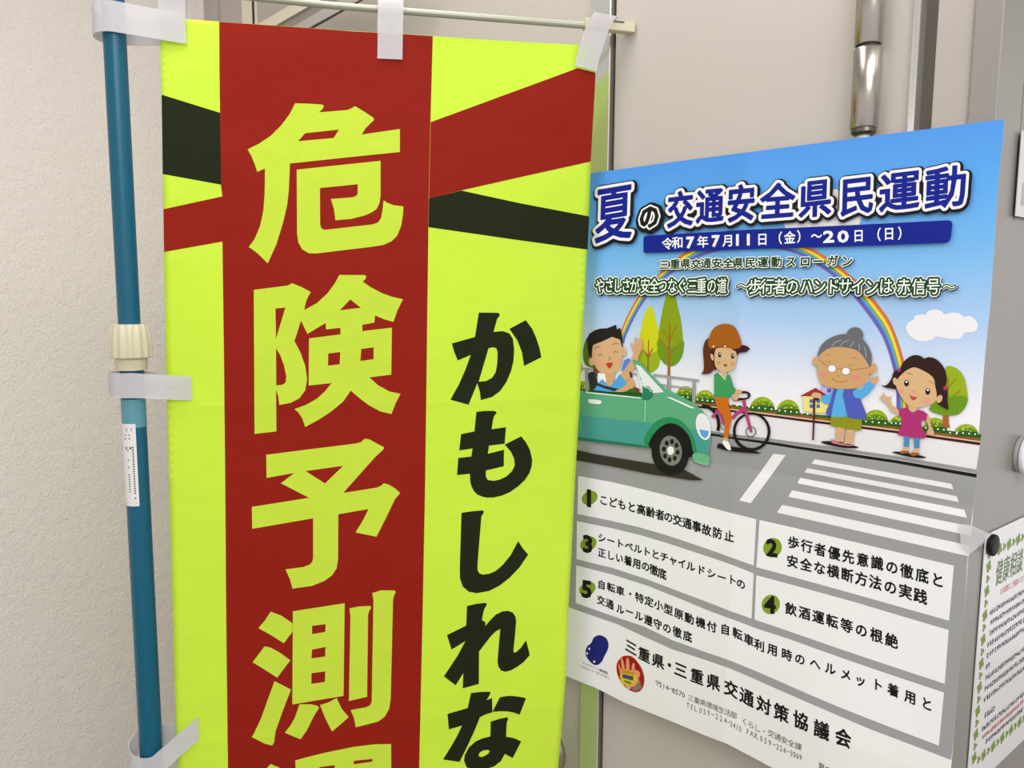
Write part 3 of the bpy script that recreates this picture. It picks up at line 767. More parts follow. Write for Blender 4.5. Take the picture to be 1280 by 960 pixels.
# ---- car and driver
p = PR('printed_car', BF, 'printed green car with waving driver')
c = T(715, 360, 4)
p.poly((48, 46, 34), c([(-15, 800), (120, 830), (300, 860), (420, 880), (560, 905), (660, 960), (600, 960), (400, 930), (200, 890), (-20, 852)]))
# driver behind the door
p.poly((110, 66, 30), c([(110, 400), (135, 400), (135, 440), (112, 430)]))
p.poly((84, 130, 214), c([(265, 360), (290, 350), (300, 375), (270, 410), (250, 415)]), up=False)
d = T(725, 400, 8)
p.poly((244, 244, 246), d([(185, 530), (260, 530), (300, 620), (190, 640)]))
p.poly((80, 164, 226), d(sm([(155, 690), (180, 640), (235, 590), (270, 640), (330, 650), (400, 545), (440, 570), (500, 640), (420, 720), (155, 700)], 2)))
p.poly((212, 166, 120), d([(255, 520), (360, 520), (350, 600), (325, 655), (275, 650)]))
p.poly((36, 44, 40), d(sm([(88, 545), (110, 520), (145, 520), (170, 560), (180, 640), (150, 690), (110, 688), (100, 620)], 3)))
p.poly((36, 44, 40), d([(160, 620), (250, 655), (400, 690), (360, 712), (260, 685), (170, 650)]))
p.poly((212, 166, 120), d([(415, 545), (520, 400), (600, 395), (560, 470), (490, 590), (470, 620)]))
p.poly((212, 166, 120), d(sm([(520, 390), (545, 330), (515, 240), (530, 232), (555, 262), (555, 190), (575, 170), (590, 215), (610, 175), (632, 205), (632, 280), (600, 350), (585, 400)], 3)), up=False)
p.poly((212, 166, 120), d(sm([(360, 708), (440, 670), (490, 600), (500, 560), (550, 610), (560, 650), (520, 690), (440, 718)], 3)))
p.poly((74, 36, 26), d([(500, 522), (520, 515), (535, 570), (515, 578)]))
p.poly((110, 50, 24), d([(540, 660), (605, 690), (600, 735), (560, 700)]), up=False)
p.poly((50, 100, 30), d([(470, 720), (500, 690), (545, 680), (600, 730)]), up=False)
p.poly((216, 174, 128), d(sm([(130, 280), (135, 400), (160, 460), (210, 520), (290, 540), (370, 520), (410, 470), (430, 380), (440, 280), (400, 190), (320, 165), (200, 200)], 4)))
p.poly((216, 174, 128), d(ell(125, 415, 30, 42)), up=False)
p.poly((216, 174, 128), d(ell(450, 320, 24, 40)))
p.poly((24, 18, 16), d([(125, 380), (108, 370), (90, 300), (80, 200), (100, 140), (150, 105), (210, 85), (280, 82), (370, 47), (378, 95), (412, 78), (428, 150), (438, 270), (425, 260), (410, 195), (330, 168), (230, 215), (135, 250), (130, 320)]))
for q in ([(158, 290), (180, 268), (214, 270)], [(336, 252), (355, 230), (390, 236)], [(192, 358), (212, 340), (236, 358)], [(344, 332), (365, 310), (388, 326)], [(305, 365), (310, 390), (296, 402)]): p.poly((90, 50, 34), d(stroke(q, 6)), up=False)
for x, y in ((198, 445), (396, 412)): p.poly((232, 160, 128), d(ell(x, y, 24, 24)), up=False)
p.up(); p.poly((190, 60, 46), d(sm([(270, 435), (335, 425), (325, 465), (302, 485)], 3)))
# glass and body
p.poly((232, 236, 240), c([(322, 380), (345, 385), (470, 520), (355, 530)]))
GR = (92, 172, 130); GM = (70, 158, 148); GDK = (38, 140, 90)
for x, y in ((300, 425),): pass
body = [(-20, 512), (50, 514), (355, 545), (355, 530), (360, 500), (340, 430), (305, 362), (320, 357), (345, 370), (400, 430), (470, 500), (560, 545), (620, 580), (660, 615), (690, 660), (700, 715), (697, 760), (690, 800), (688, 850), (600, 850), (400, 800), (200, 775), (-30, 745)]
hole = [(322, 383), (345, 388), (467, 522), (412, 532), (380, 520), (358, 510), (350, 450)]
p.poly(GR, c(body), c(hole))
p.poly(GM, c([(-22, 625), (100, 640), (250, 658), (390, 672), (600, 700), (692, 722), (690, 780), (684, 850), (600, 850), (400, 800), (200, 775), (-30, 745)]))
p.poly((28, 120, 84), c([(-30, 735), (100, 752), (250, 770), (395, 790), (395, 800), (200, 778), (-30, 750)]))
p.poly(GDK, c(sm([(368, 780), (370, 740), (400, 690), (445, 655), (500, 645), (560, 670), (605, 730), (625, 790), (628, 850), (600, 845), (400, 800)], 4)))
p.poly((12, 10, 10), c(sm([(395, 798), (400, 750), (440, 700), (490, 675), (545, 690), (590, 740), (606, 800), (608, 845), (500, 830)], 4)))
p.poly((16, 14, 12), c(ell(496, 825, 92, 110, -12, 32)))
p.poly((122, 128, 118), c(ell(499, 812, 55, 75, -10, 28)))
for k in range(8):
    a = math.radians(k * 45 + 10); p.poly((18, 18, 16), c(ell(499 + 35 * math.cos(a), 812 + 46 * math.sin(a), 10, 13)), up=False)
p.poly((246, 246, 244), c(ell(498, 812, 17, 22)))
p.poly((110, 186, 140), c(sm([(610, 828), (650, 825), (690, 840), (695, 855), (690, 880), (670, 885), (615, 865)], 3)))
p.poly((244, 246, 248), c(ell(662, 692, 36, 68, -12)))
p.poly((236, 238, 240), c(ell(661, 686, 30, 56, -12)))
p.poly((92, 164, 226), c([(641, 705), (690, 714), (685, 738), (670, 750), (652, 738)]), up=False)
p.poly((240, 246, 240), c([(75, 518), (350, 547), (350, 552), (75, 524)]), up=False)
p.poly((240, 246, 240), c([(475, 543), (500, 546), (622, 600), (600, 600)]), up=False)
p.poly((240, 244, 240), c(sm([(92, 555), (145, 560), (152, 570), (145, 580), (95, 575), (88, 565)], 3)), up=False)
p.poly((200, 226, 206), c([(371, 560), (374, 560), (371, 670), (368, 668)]), up=False)
p.poly((110, 190, 150), c([(52, 520), (56, 520), (48, 715), (44, 715)]), up=False)
p.poly((30, 128, 94), c([(358, 490), (390, 492), (410, 515), (408, 545), (385, 560), (358, 558)]))
p.poly((226, 240, 236), c(stroke([(365, 494), (390, 500), (403, 520)], 4)), up=False)
p.done()

# ---- grandmother
p = PR('printed_grandmother', BF, 'printed grey haired woman in blue with a cane')
c = T(1010, 480, 10.66)
p.poly((26, 8, 20), c(sm([(180, 768), (260, 757), (420, 770), (560, 800), (680, 840), (650, 852), (500, 850), (350, 825), (230, 795)], 3)))
LG = (212, 172, 132)
p.poly(LG, c([(388, 560), (500, 570), (480, 770), (370, 760)]), up=False)
p.poly(LG, c([(525, 590), (635, 600), (605, 800), (490, 790)]), up=False)
p.up(); p.poly((200, 124, 130), c(sm([(310, 735), (370, 750), (430, 780), (480, 790), (550, 808), (605, 800), (590, 822), (480, 815), (400, 800), (330, 780)], 3)))
p.poly((142, 146, 12), c([(315, 430), (730, 440), (715, 618), (560, 605), (305, 550)]))
p.poly((86, 170, 228), c([(190, 160), (330, 120), (400, 60), (330, 260), (250, 270), (175, 220)]))
p.poly((88, 176, 232), c([(390, 60), (490, 60), (530, 430), (430, 438), (318, 430), (340, 250)]))
BV = (78, 92, 186)
p.poly(BV, c([(345, 70), (400, 66), (340, 300), (318, 432), (245, 395), (262, 330), (300, 260)]))
p.poly(BV, c([(488, 66), (650, 66), (700, 180), (740, 280), (785, 400), (790, 460), (640, 466), (535, 440), (500, 280), (470, 150)]))
p.poly((88, 172, 230), c(sm([(610, 100), (640, 76), (720, 65), (760, 20), (800, -25), (850, -20), (900, 20), (850, 90), (790, 150), (720, 185), (650, 180), (615, 145)], 3)))
p.poly(SK, c(sm([(55, 160), (70, 120), (120, 110), (180, 130), (190, 165), (150, 190), (90, 192)], 3)))
p.poly((80, 26, 30), c([(78, 185), (112, 180), (160, 190), (155, 215), (108, 215), (98, 500), (88, 745), (65, 745), (75, 500)]))
c = T(1010, 400, 10.66)
p.poly((208, 166, 118), c(sm([(850, 750), (900, 760), (940, 740), (945, 800), (910, 850), (850, 840), (840, 790)], 3)))
FC = (206, 162, 110)
p.poly(FC, c(ell(110, 550, 40, 56)), up=False)
p.poly(FC, c(ell(875, 650, 52, 74, 15)), up=False)
p.poly((104, 106, 112), c(ell(635, 200, 112, 106)))
p.poly((104, 106, 112), c(sm([(150, 490), (150, 420), (200, 320), (300, 240), (420, 195), (520, 190), (700, 230), (780, 300), (840, 400), (858, 500), (835, 625), (700, 500), (300, 500)], 4)))
p.poly(FC, c(sm([(150, 495), (230, 410), (330, 365), (480, 362), (650, 400), (740, 480), (825, 620), (825, 720), (800, 800), (720, 880), (600, 915), (420, 915), (280, 890), (190, 850), (150, 760), (128, 620)], 4)))
for q in ([(325, 350), (380, 290), (455, 268)], [(438, 350), (480, 295), (555, 268)], [(572, 358), (600, 320), (617, 285)], [(690, 405), (700, 360), (688, 315)], [(785, 500), (780, 420), (755, 350)]): p.poly((176, 178, 180), c(stroke(q, 8)), up=False)
for q in ([(160, 525), (270, 620)], [(385, 645), (460, 655)], [(580, 668), (830, 630)], [(255, 465), (318, 462)], [(590, 495), (630, 500), (660, 522)], [(270, 568), (300, 558), (322, 568)], [(555, 605), (580, 590), (605, 608)], [(395, 740), (420, 748), (445, 742)]): p.poly((136, 84, 36), c(stroke(q, 6)), up=False)
p.poly((160, 100, 50), c(stroke(sm([(318, 768), (370, 805), (430, 826), (490, 822), (535, 800)], 3, False), 8)), up=False)
p.up()
for x, y in ((330, 645), (515, 680)): p.poly((150, 110, 80), c(ell(x, y, 60, 55)), up=False)
p.up()
for x, y in ((330, 645), (515, 680)): p.poly((246, 244, 250), c(ell(x, y, 52, 47)), up=False)
for x, y, r in ((217, 722, 38), (645, 765, 52)): p.poly((222, 140, 130), c(ell(x, y, r, r * .9)), up=False)
p.done()

# ---- girl
p = PR('printed_girl', BF, 'printed girl in pink dress waving')
c = T(1095, 500, 9.846)
p.poly(BLK, c(sm([(205, 640), (280, 632), (400, 650), (520, 670), (628, 705), (560, 712), (430, 700), (300, 670)], 3)))
p.poly((70, 140, 190), c([(355, 440), (422, 445), (412, 578), (348, 570)]), up=False)
p.poly((70, 140, 190), c([(472, 455), (545, 455), (540, 592), (478, 588)]), up=False)
p.poly(SK, c([(360, 575), (412, 578), (408, 630), (310, 640), (330, 615)]), up=False)
p.poly(SK, c([(485, 590), (535, 592), (530, 650), (430, 665), (450, 640)]), up=False)
p.up()
p.poly((160, 90, 50), c(sm([(305, 632), (340, 622), (408, 625), (412, 645), (340, 658), (305, 648)], 3)), up=False)
p.poly((160, 90, 50), c(sm([(425, 655), (460, 642), (530, 648), (532, 668), (470, 685), (430, 675)], 3)), up=False)
c = T(1095, 435, 12)
p.poly((212, 174, 132), c(sm([(290, 960), (250, 970), (180, 850), (130, 800), (75, 770), (68, 745), (85, 740), (70, 712), (90, 708), (112, 725), (115, 668), (135, 672), (150, 715), (200, 740), (220, 715), (240, 735), (225, 790), (260, 860), (350, 930), (345, 1010)], 2)))
c = T(1095, 500, 9.846)
p.poly((212, 174, 132), c(sm([(630, 170), (660, 190), (680, 290), (700, 350), (722, 390), (715, 430), (690, 435), (640, 410), (630, 390), (655, 350), (640, 280), (620, 230)], 2)))
p.poly((176, 44, 114), c([(288, 110), (400, 85), (470, 148), (530, 115), (590, 135), (640, 170), (630, 240), (610, 265), (570, 235), (565, 300), (590, 370), (630, 450), (600, 470), (470, 462), (350, 442), (270, 425), (300, 370), (325, 280), (322, 200), (288, 190)]))
p.poly((216, 176, 132), c(sm([(405, 60), (520, 60), (510, 115), (468, 148), (420, 125)], 2)))
c = T(1095, 435, 12)
HB = (44, 20, 16)
p.poly(HB, c(sm([(85, 555), (150, 560), (200, 520), (250, 440), (270, 370), (330, 330), (400, 400), (330, 600), (250, 608), (150, 590)], 3)))
p.poly(HB, c(sm([(960, 700), (1060, 560), (1078, 700), (1075, 800), (1095, 912), (1000, 880), (930, 820)], 3)))
p.poly(HB, c(sm([(330, 480), (370, 310), (430, 200), (520, 125), (610, 104), (690, 125), (730, 155), (800, 135), (900, 160), (1000, 250), (1060, 380), (1065, 520), (1010, 650), (930, 740), (700, 600), (450, 500)], 4)))
FC = (217, 178, 132)
p.poly(FC, c(ell(300, 500, 36, 60, -15)), up=False)
p.poly(FC, c(ell(960, 760, 42, 62, 25)))
p.poly(FC, c(sm([(345, 450), (420, 370), (500, 315), (585, 288), (680, 320), (800, 385), (875, 460), (895, 560), (920, 700), (900, 800), (800, 850), (700, 880), (600, 890), (500, 860), (400, 750), (320, 600), (320, 520)], 4)))
p.poly((176, 44, 114), c(ell(355, 330, 28, 24)), up=False); p.poly((176, 44, 90), c(ell(1045, 600, 28, 34)), up=False)
for x, y in ((467, 525), (785, 650)): p.poly((34, 14, 12), c(ell(x, y, 36, 50)), up=False)
p.up()
for x, y in ((467, 505), (787, 628)): p.poly((255, 255, 255), c(ell(x, y, 14, 17)), up=False)
for x, y in ((393, 650), (770, 785)): p.poly((226, 160, 136), c(ell(x, y, 46, 46)), up=False)
for q in ([(465, 375), (510, 378), (560, 400)], [(800, 498), (840, 505), (870, 535)]): p.poly((130, 84, 44), c(stroke(q, 8)), up=False)
p.poly((150, 96, 60), c(stroke([(570, 635), (572, 655), (588, 668)], 7)), up=False)
p.poly((186, 76, 60), c(sm([(512, 698), (560, 725), (630, 735), (600, 770), (570, 780), (540, 765)], 3)), up=False)
p.done()

# ---- blue date bar and headings (over everything)
BH = BF + 0.0012
p = PR('printed_date_bar', BH, 'blue bar with white date lettering', L=0.012)
p.poly((4, 28, 140), [(806, 297), (807.5, 295.3), (810, 294.7), (830, 293.6), (930, 287.7), (1000, 284.6), (1100, 280), (1186, 275.6), (1190, 276.6), (1191.7, 280), (1189.5, 298), (1187.5, 302), (1183.5, 303.8), (1100, 307), (1000, 310), (960, 311), (809, 316.3), (806.8, 315.8), (806, 313.5)])
W = (244, 244, 248)
p.off += 0.0001
da = {0: (836, 305), 1: (848.7, 303.6), 2: (864.5, 302.8), 3: (880, 302.5), 4: (896.4, 301), 5: (911.7, 301), 6: (923.9, 299.7), 7: (937.5, 299.4), 8: (954.4, 299.4), 9: (975.8, 298), 10: (988.7, 297.5), 11: (1001, 296), 12: (1022, 295.5), 13: (1038, 295.7), 14: (1056, 295.5), 15: (1074.5, 295), 16: (1099, 293.7), 17: (1112.5, 292.5), 18: (1127, 292)}
txt = '令和7年7月11日（金）～20日（日）'
for i, ch in enumerate(txt):
    x, y = da[i]; h = 15.5 + 1.5 * i / 18
    if ch in '17': w, hh, pen = 19, 19, .045
    elif ch in '20': w, hh, pen = 29, 20, .04
    else: w, hh, pen = 14.5, h, .018
    p.letters(W, [char_at(ch, x, y, w, hh, (1, -0.05), (0, -1), pen=pen)], up=False)
p.done()
p = PR('printed_title', BH + 0.00005, 'large blue title lettering edged white and black', L=0.012)
tt = [('夏', 769, 267.3, 47, 74, -.17), ('の', 813.3, 271.3, 26, 33, -.1), ('交', 852, 262.5, 33, 46, -.12), ('通', 889, 258, 35, 45, -.1), ('安', 928, 255, 36, 48, -.1),
      ('全', 973.5, 252.5, 44, 46, -.08), ('県', 1020.5, 248.8, 42, 49, -.12), ('民', 1073, 245.5, 45, 50, -.12), ('運', 1125.5, 240.3, 52, 52, -.12), ('動', 1183.5, 235, 54, 54, -.13)]
for ch, x, y, w, h, sl in tt:
    p.letters((10, 10, 22), [char_at(ch, x + 1.2, y + 1.2, w, h, (1, sl), (0.03, -1), pen=7.6 / h, nd=12)], up=False)
p.up(); p.up()
for ch, x, y, w, h, sl in tt:
    p.letters((244, 240, 244), [char_at(ch, x, y, w, h, (1, sl), (0.03, -1), pen=(4.9 if ch != 'の' else 3.4) / h, nd=12)], up=False)
p.up(); p.up()
for ch, x, y, w, h, sl in tt:
    p.letters((2, 26, 140) if ch != 'の' else (16, 14, 14), [char_at(ch, x, y, w, h, (1, sl), (0.03, -1), pen=1.35 / h, nd=8)], up=False)
p.done()
p = PR('printed_slogan', BH + 0.00005, 'green and white slogan lettering below the date bar', L=0.02)
s1 = '三重県交通安全県民運動スローガン'
a1 = {0: (832, 331), 1: (845.5, 330.4), 2: (858.5, 330), 3: (871.5, 330.4), 4: (884, 329.3), 5: (897.5, 329.3), 6: (911.6, 329), 7: (924, 328.9), 8: (939.5, 328.3), 9: (955, 328), 10: (972.3, 327.8), 11: (989.7, 327.3), 12: (1007.8, 327), 13: (1024, 326.9), 14: (1042, 326.3), 15: (1060, 326.7)}
DG = (10, 60, 26)
def offs(an, dx, dy): return {k: (v[0] + dx, v[1] + dy) for k, v in an.items()}
p.letters((14, 44, 36), line_chars(s1, offs(a1, 1.1, 1.1), 12.8, 15, 1.0, 0.05, pen=.105, nd=6))
p.letters((240, 244, 236), line_chars(s1, a1, 12.8, 15, 1.0, 0.05, pen=.105, nd=6))
p.letters(DG, line_chars(s1, a1, 12.8, 15, 1.0, 0.05, pen=.03, nd=4))
s2 = 'やさしさが安全つなぐ三重の道　～歩行者のハンドサインは赤信号～'
a2 = {0: (752, 357.3), 1: (763.2, 357.3), 2: (773.8, 357.3), 3: (784.3, 357.3), 4: (794.9, 357.3), 5: (808.2, 357.4), 6: (819.5, 357.5), 7: (830, 357.5), 8: (842, 357.5), 9: (854, 357.5), 10: (867.3, 358), 11: (878.5, 357.6), 12: (891.2, 357.6), 13: (903.9, 357.6), 15: (931, 357.7), 16: (945.3, 358.3), 17: (960.7, 358.3), 18: (976.2, 358.3), 19: (991.7, 358.3), 20: (1009.7, 358.3), 21: (1025.8, 358.3), 22: (1042.6, 358.3), 23: (1058, 358), 24: (1073.5, 358.5), 25: (1091, 358.8), 26: (1108.6, 357.8), 27: (1131, 358.7), 28: (1149.7, 358.7), 29: (1167.8, 358.2), 30: (1187.7, 358.7)}
def sl2(col, dx, dy, pen, nd=6):
    out = []
    for i, ch in enumerate(s2):
        if ch == '　': continue
        x, y = a2[i]; h = 19.5 + 2.0 * i / 30; w = (12.5 if i < 14 else 17.5)
        out.append(char_at(ch, x + dx, y + dy, w, h if ch != '～' else 14, (1, -.02), (.04, -1), pen=pen, nd=nd))
    p.letters(col, [o for o in out if o])
sl2((10, 30, 44), 1.2, 1.4, .185)
sl2((240, 244, 236), 0, 0, .185)
sl2((8, 66, 30), 0, 0, .125)
sl2((246, 250, 240), 0, 0, .008, 4)
p.done()

# ------------------------------------------------------------------ BANNER
bu = hdir(5000, 373)
BO = at(470.0, 480.0, 1.0)
f_b = [float(Surf(BO, bu).st(np.array([300.0]), np.array([y]))[0, 1]) for y in (508.0, 925.0)]
def dban(s, t):
    s = np.asarray(s, float); t = np.asarray(t, float)
    k = 0.0028 * np.sin(s * 9 + 1.0 + 0.8 * np.sin(t * 3)) + 0.0014 * np.sin(s * 21 + t * 4) * np.exp(-np.abs(t - 0.4) * 2)
    for q in f_b: k = k + 0.0007 * np.exp(-np.abs(t - q) / 0.014)
    k = k + 0.0011 * np.sin(t * 17 + s * 6) * np.clip(0.5 + s * 1.6, 0, 1) + 0.0012 * np.sin(t * 31 - s * 14) * np.exp(-((t - .43) / .08) ** 2)
    return k
ban = Surf(BO, bu, dban)
BC = tuple((1, q) for q in f_b)
banner = empty('vertical_banner', (0, 0, 0)); banner.location = Vector(at(470, 40, 1.0)); bpy.context.view_layer.update()
setp(banner, 'fluorescent yellow hanging banner with red band and big lettering tied to the teal pole', 'banner')
YL = (219, 249, 76); RD = (160, 35, 22); BK = (37, 43, 23)
OB = [(201, 21.5), (234, 24), (274, 27), (360, 33), (440, 39), (541, 45), (630, 51), (720, 56), (745, 59), (744.5, 91), (742, 140), (739, 190), (737, 250), (734, 310), (730, 390), (727, 450), (723, 530), (719.5, 590), (715, 680), (710, 770), (707, 850), (702.5, 905), (698, 960), (690, 1100), (672, 1480),
      (240, 1480), (226, 1100), (222, 960), (218, 850), (214.5, 720), (211, 600), (208.5, 500), (206.5, 400), (204, 270), (202.5, 150), (200.5, 70)]
p = Print(ban, 'cloth', banner, 0.0, dye, 0.012, BC)
p.poly(YL, OB); p.M[0].name = 'banner_dye'
cl = p.done()
sol = cl.modifiers.new('thickness', 'SOLIDIFY'); sol.thickness = 0.0003; sol.offset = -1
def BPr(name, base, label=None): return Print(ban, name, banner, base, dye, 0.011, BC, step=0.00006, label=label)
p = BPr('red_band', 0.00008, 'wide red printed stripe')
p.poly(RD, [(274, 27.2), (360, 33.2), (440, 39.2), (541, 45.2), (539.5, 100), (538, 153), (536, 248), (534, 400), (531.5, 600), (528, 780), (524, 960), (520, 1150), (512, 1479), (312, 1479), (293, 1150), (285, 960), (283, 800), (281.5, 600), (280, 450), (278, 302), (277.8, 245), (276, 230), (275, 141), (274.3, 80)], up=False)
p.poly(RD, [(204.3, 261.5), (277.8, 245.5), (278.2, 302), (205, 315)], up=False)
p.poly(RD, [(538.3, 152.7), (630, 119), (722, 85.2), (744.4, 91), (742, 140), (738.4, 202), (650, 221.5), (577, 238), (536.3, 248)], up=False)
p.done()
p = BPr('black_band', 0.00008, 'black printed bar on the left edge')
p.poly(BK, [(202, 118.3), (275, 141), (277, 231), (203.3, 217.5)], up=False)
p.done(); p = BPr('black_band', 0.00008, 'black printed bar across the right side')
p.poly(BK, [(536.2, 248), (577, 238.2), (650, 254), (736.5, 270.5), (734.5, 312), (640, 299), (535.7, 284)], up=False)
p.done()
c = T(300, 110, 4.1727)
def letter(name, label, color, shapes):
    q = BPr(name, 0.00022, label)
    for sh in shapes: q.poly(color, sh[0], *sh[1:], up=False)
    q.done()
letter('printed_character', 'large yellow character, first from the top', YL, [
    [c([(287, 80), (360, 82), (430, 87), (438, 97), (428, 112), (412, 127), (560, 115), (580, 107), (600, 95), (650, 125), (695, 155), (699, 168), (680, 185), (655, 210), (634, 243), (834, 214), (834, 334), (260, 394), (258, 460), (254, 540), (246, 610), (225, 700), (190, 815), (145, 915), (120, 890), (100, 870), (75, 850), (46, 829), (75, 790), (105, 720), (122, 640), (128, 560), (130, 490), (130, 420), (90, 438), (78, 400), (62, 360), (40, 320), (95, 293), (160, 250), (215, 195), (260, 135)]),
     c([(340, 236), (517, 217), (488, 261), (303, 278)])],
    [c([(296, 426), (733, 380), (733, 560), (728, 600), (712, 632), (685, 650), (650, 665), (580, 683), (498, 690), (490, 630), (474, 579), (590, 570), (610, 560), (614, 548), (614, 502), (417, 522), (418, 710), (424, 732), (442, 740), (690, 712), (720, 702), (735, 680), (743, 640), (749, 586), (770, 600), (800, 611), (852, 618), (850, 660), (840, 720), (820, 770), (790, 800), (750, 818), (690, 828), (400, 863), (360, 862), (325, 842), (304, 805), (298, 760)])]])
c = T(300, 330, 4.1727)
letter('printed_character', 'large yellow character, second from the top', YL, [
    [c([(72, 135), (250, 112), (272, 100), (320, 120), (370, 146), (355, 170), (343, 200), (335, 240), (400, 205), (455, 155), (495, 100), (518, 57), (652, 58), (659, 66), (653, 80), (640, 92), (680, 120), (740, 152), (790, 170), (850, 184), (822, 240), (800, 302), (750, 288), (705, 268), (700, 306), (638, 317), (638, 350), (792, 332), (789, 577), (674, 591), (720, 632), (780, 665), (837, 677), (812, 725), (790, 783), (730, 768), (670, 735), (620, 697), (578, 660), (540, 715), (475, 770), (410, 812), (340, 850), (325, 805), (305, 775), (284, 757), (350, 732), (400, 703), (440, 668), (478, 621), (358, 634), (360, 388), (524, 367), (524, 333), (448, 341), (447, 308), (400, 335), (352, 365), (335, 330), (318, 296), (284, 402), (315, 460), (340, 530), (350, 600), (340, 660), (310, 700), (265, 724), (205, 735), (200, 690), (188, 655), (190, 873), (76, 886)]),
     c([(185, 232), (237, 227), (188, 390)]), c([(188, 440), (210, 475), (230, 530), (241, 585), (238, 618), (222, 630), (189, 633)]),
     c([(575, 185), (630, 228), (520, 242)]), c([(460, 467), (523, 459), (520, 523), (459, 530)]), c([(632, 443), (697, 435), (697, 496), (628, 506)])]])
c = T(300, 540, 4.5727)
letter('printed_character', 'large yellow character, third from the top', YL, [
    [c([(150, 130), (660, 66), (690, 58), (705, 45), (718, 38), (740, 42), (790, 70), (822, 85), (822, 97), (800, 118), (775, 140), (590, 348), (780, 318), (805, 308), (822, 293), (850, 300), (890, 325), (915, 348), (905, 362), (885, 385), (840, 480), (780, 598), (660, 574), (700, 510), (735, 440), (562, 470), (560, 730), (552, 780), (525, 820), (480, 852), (410, 880), (300, 895), (285, 840), (260, 785), (360, 772), (398, 758), (413, 742), (418, 720), (418, 493), (70, 553), (68, 428), (395, 376), (234, 293), (270, 265), (312, 234), (152, 262)]),
     c([(375, 223), (590, 193), (486, 294)])]])
c = T(300, 730, 4.1727)
letter('printed_character', 'large yellow character, fourth from the top', YL, [
    [c([(160, 144), (215, 164), (274, 204), (274, 248), (250, 280), (229, 309), (165, 268), (96, 230), (130, 190)])],
    [c([(128, 325), (160, 331), (215, 362), (262, 398), (194, 488), (130, 447), (66, 408)])],
    [c([(180, 506), (266, 550), (220, 670), (185, 770), (178, 825), (168, 842), (130, 833), (62, 798), (75, 775), (110, 700)])],
    [c([(276, 142), (546, 100), (540, 583), (273, 628)]), c([(376, 218), (447, 209), (445, 250), (376, 261)]), c([(375, 342), (446, 328), (444, 378), (373, 388)]), c([(373, 465), (445, 455), (443, 510), (372, 521)])],
    [c([(310, 627), (370, 627), (405, 635), (412, 647), (390, 680), (350, 760), (316, 810), (234, 775), (265, 735), (285, 700)])],
    [c([(504, 594), (530, 650), (567, 694), (520, 735), (480, 769), (445, 700), (417, 631), (460, 618)])],
    [c([(571, 127), (620, 117), (680, 114), (684, 124), (674, 140), (668, 160), (663, 588), (568, 610), (576, 170)])],
    [c([(690, 47), (735, 33), (805, 33), (813, 42), (803, 60), (798, 85), (786, 600), (778, 650), (755, 692), (720, 717), (604, 747), (595, 700), (577, 657), (660, 642), (680, 630), (687, 610), (696, 85)])]])
letter('printed_character', 'large yellow character cut off at the bottom of the photo', YL, [
    [c([(288, 920), (360, 900), (450, 878), (600, 848), (700, 836), (788, 834), (790, 1150), (300, 1180)]), c([(415, 955), (495, 944), (493, 962), (413, 972)]), c([(593, 922), (691, 912), (691, 926), (593, 940)]), c([(395, 1010), (700, 980), (700, 1090), (395, 1110)])],
    [c([(160, 938), (200, 955), (255, 985), (215, 1050), (95, 1010)])]])
for k, (nm, sh) in enumerate([('fifth', None)]): pass
c = T(530, 380, 4.3647)
letter('printed_character', 'black kana, first from the top', BK, [
    [c([(299, 47), (405, 48), (413, 56), (411, 66), (398, 82), (395, 95), (379, 152), (430, 148), (465, 160), (485, 190), (492, 250), (488, 310), (475, 365), (450, 425), (415, 475), (370, 508), (310, 524), (305, 480), (291, 432), (243, 549), (144, 522), (190, 440), (225, 360), (255, 278), (184, 308), (165, 262), (152, 215), (278, 180)]),
     c([(352, 241), (375, 236), (395, 241), (401, 260), (400, 320), (392, 370), (372, 402), (340, 420), (298, 424)])],
    [c([(555, 88), (590, 135), (612, 185), (630, 240), (640, 290), (546, 338), (535, 265), (510, 200), (466, 136)])]])
letter('printed_character', 'black kana, second from the top', BK, [
    [[(595.5, 514.7), (606, 513.6), (618.2, 513.6), (621, 515.6), (617.4, 520.5), (616, 526), (614.5, 536.5), (632.4, 534), (630.8, 554.6), (611.3, 556.9), (609.7, 567.2), (629.9, 562.1), (629.7, 582.8), (607.4, 588), (607.2, 595.5), (609.8, 600), (617.5, 601), (625, 599.3), (633, 595.5), (640, 589), (643.4, 581.6), (642.6, 573), (638.5, 564.5), (630.8, 555.7), (651.4, 545.4), (657.5, 553), (662.5, 562.5), (665.2, 574.7), (664.5, 583), (661.7, 591.5), (656, 600), (648, 607.5), (637.2, 615.2), (627, 619.6), (617.5, 621.7), (609, 622), (602.2, 620.6), (596.5, 618), (592.2, 613.5), (589.4, 608), (588, 603), (587.3, 592.2), (571.3, 593.8), (572.8, 572.5), (589.1, 570.6), (590.7, 560.5), (574, 563), (576.3, 542.7), (593, 539.2)]]])
c = T(530, 590, 4.5706)
letter('printed_character', 'black kana, third from the top', BK, [
    [c([(214, 233), (275, 224), (335, 219), (342, 225), (338, 238), (328, 252), (324, 300), (306, 520), (306, 560), (315, 578), (335, 586), (370, 582), (410, 565), (450, 530), (495, 475), (538, 394), (560, 430), (595, 472), (545, 545), (490, 603), (430, 650), (370, 680), (300, 692), (255, 683), (222, 655), (206, 610), (204, 560), (212, 300)])]])
c = T(530, 760, 4.8)
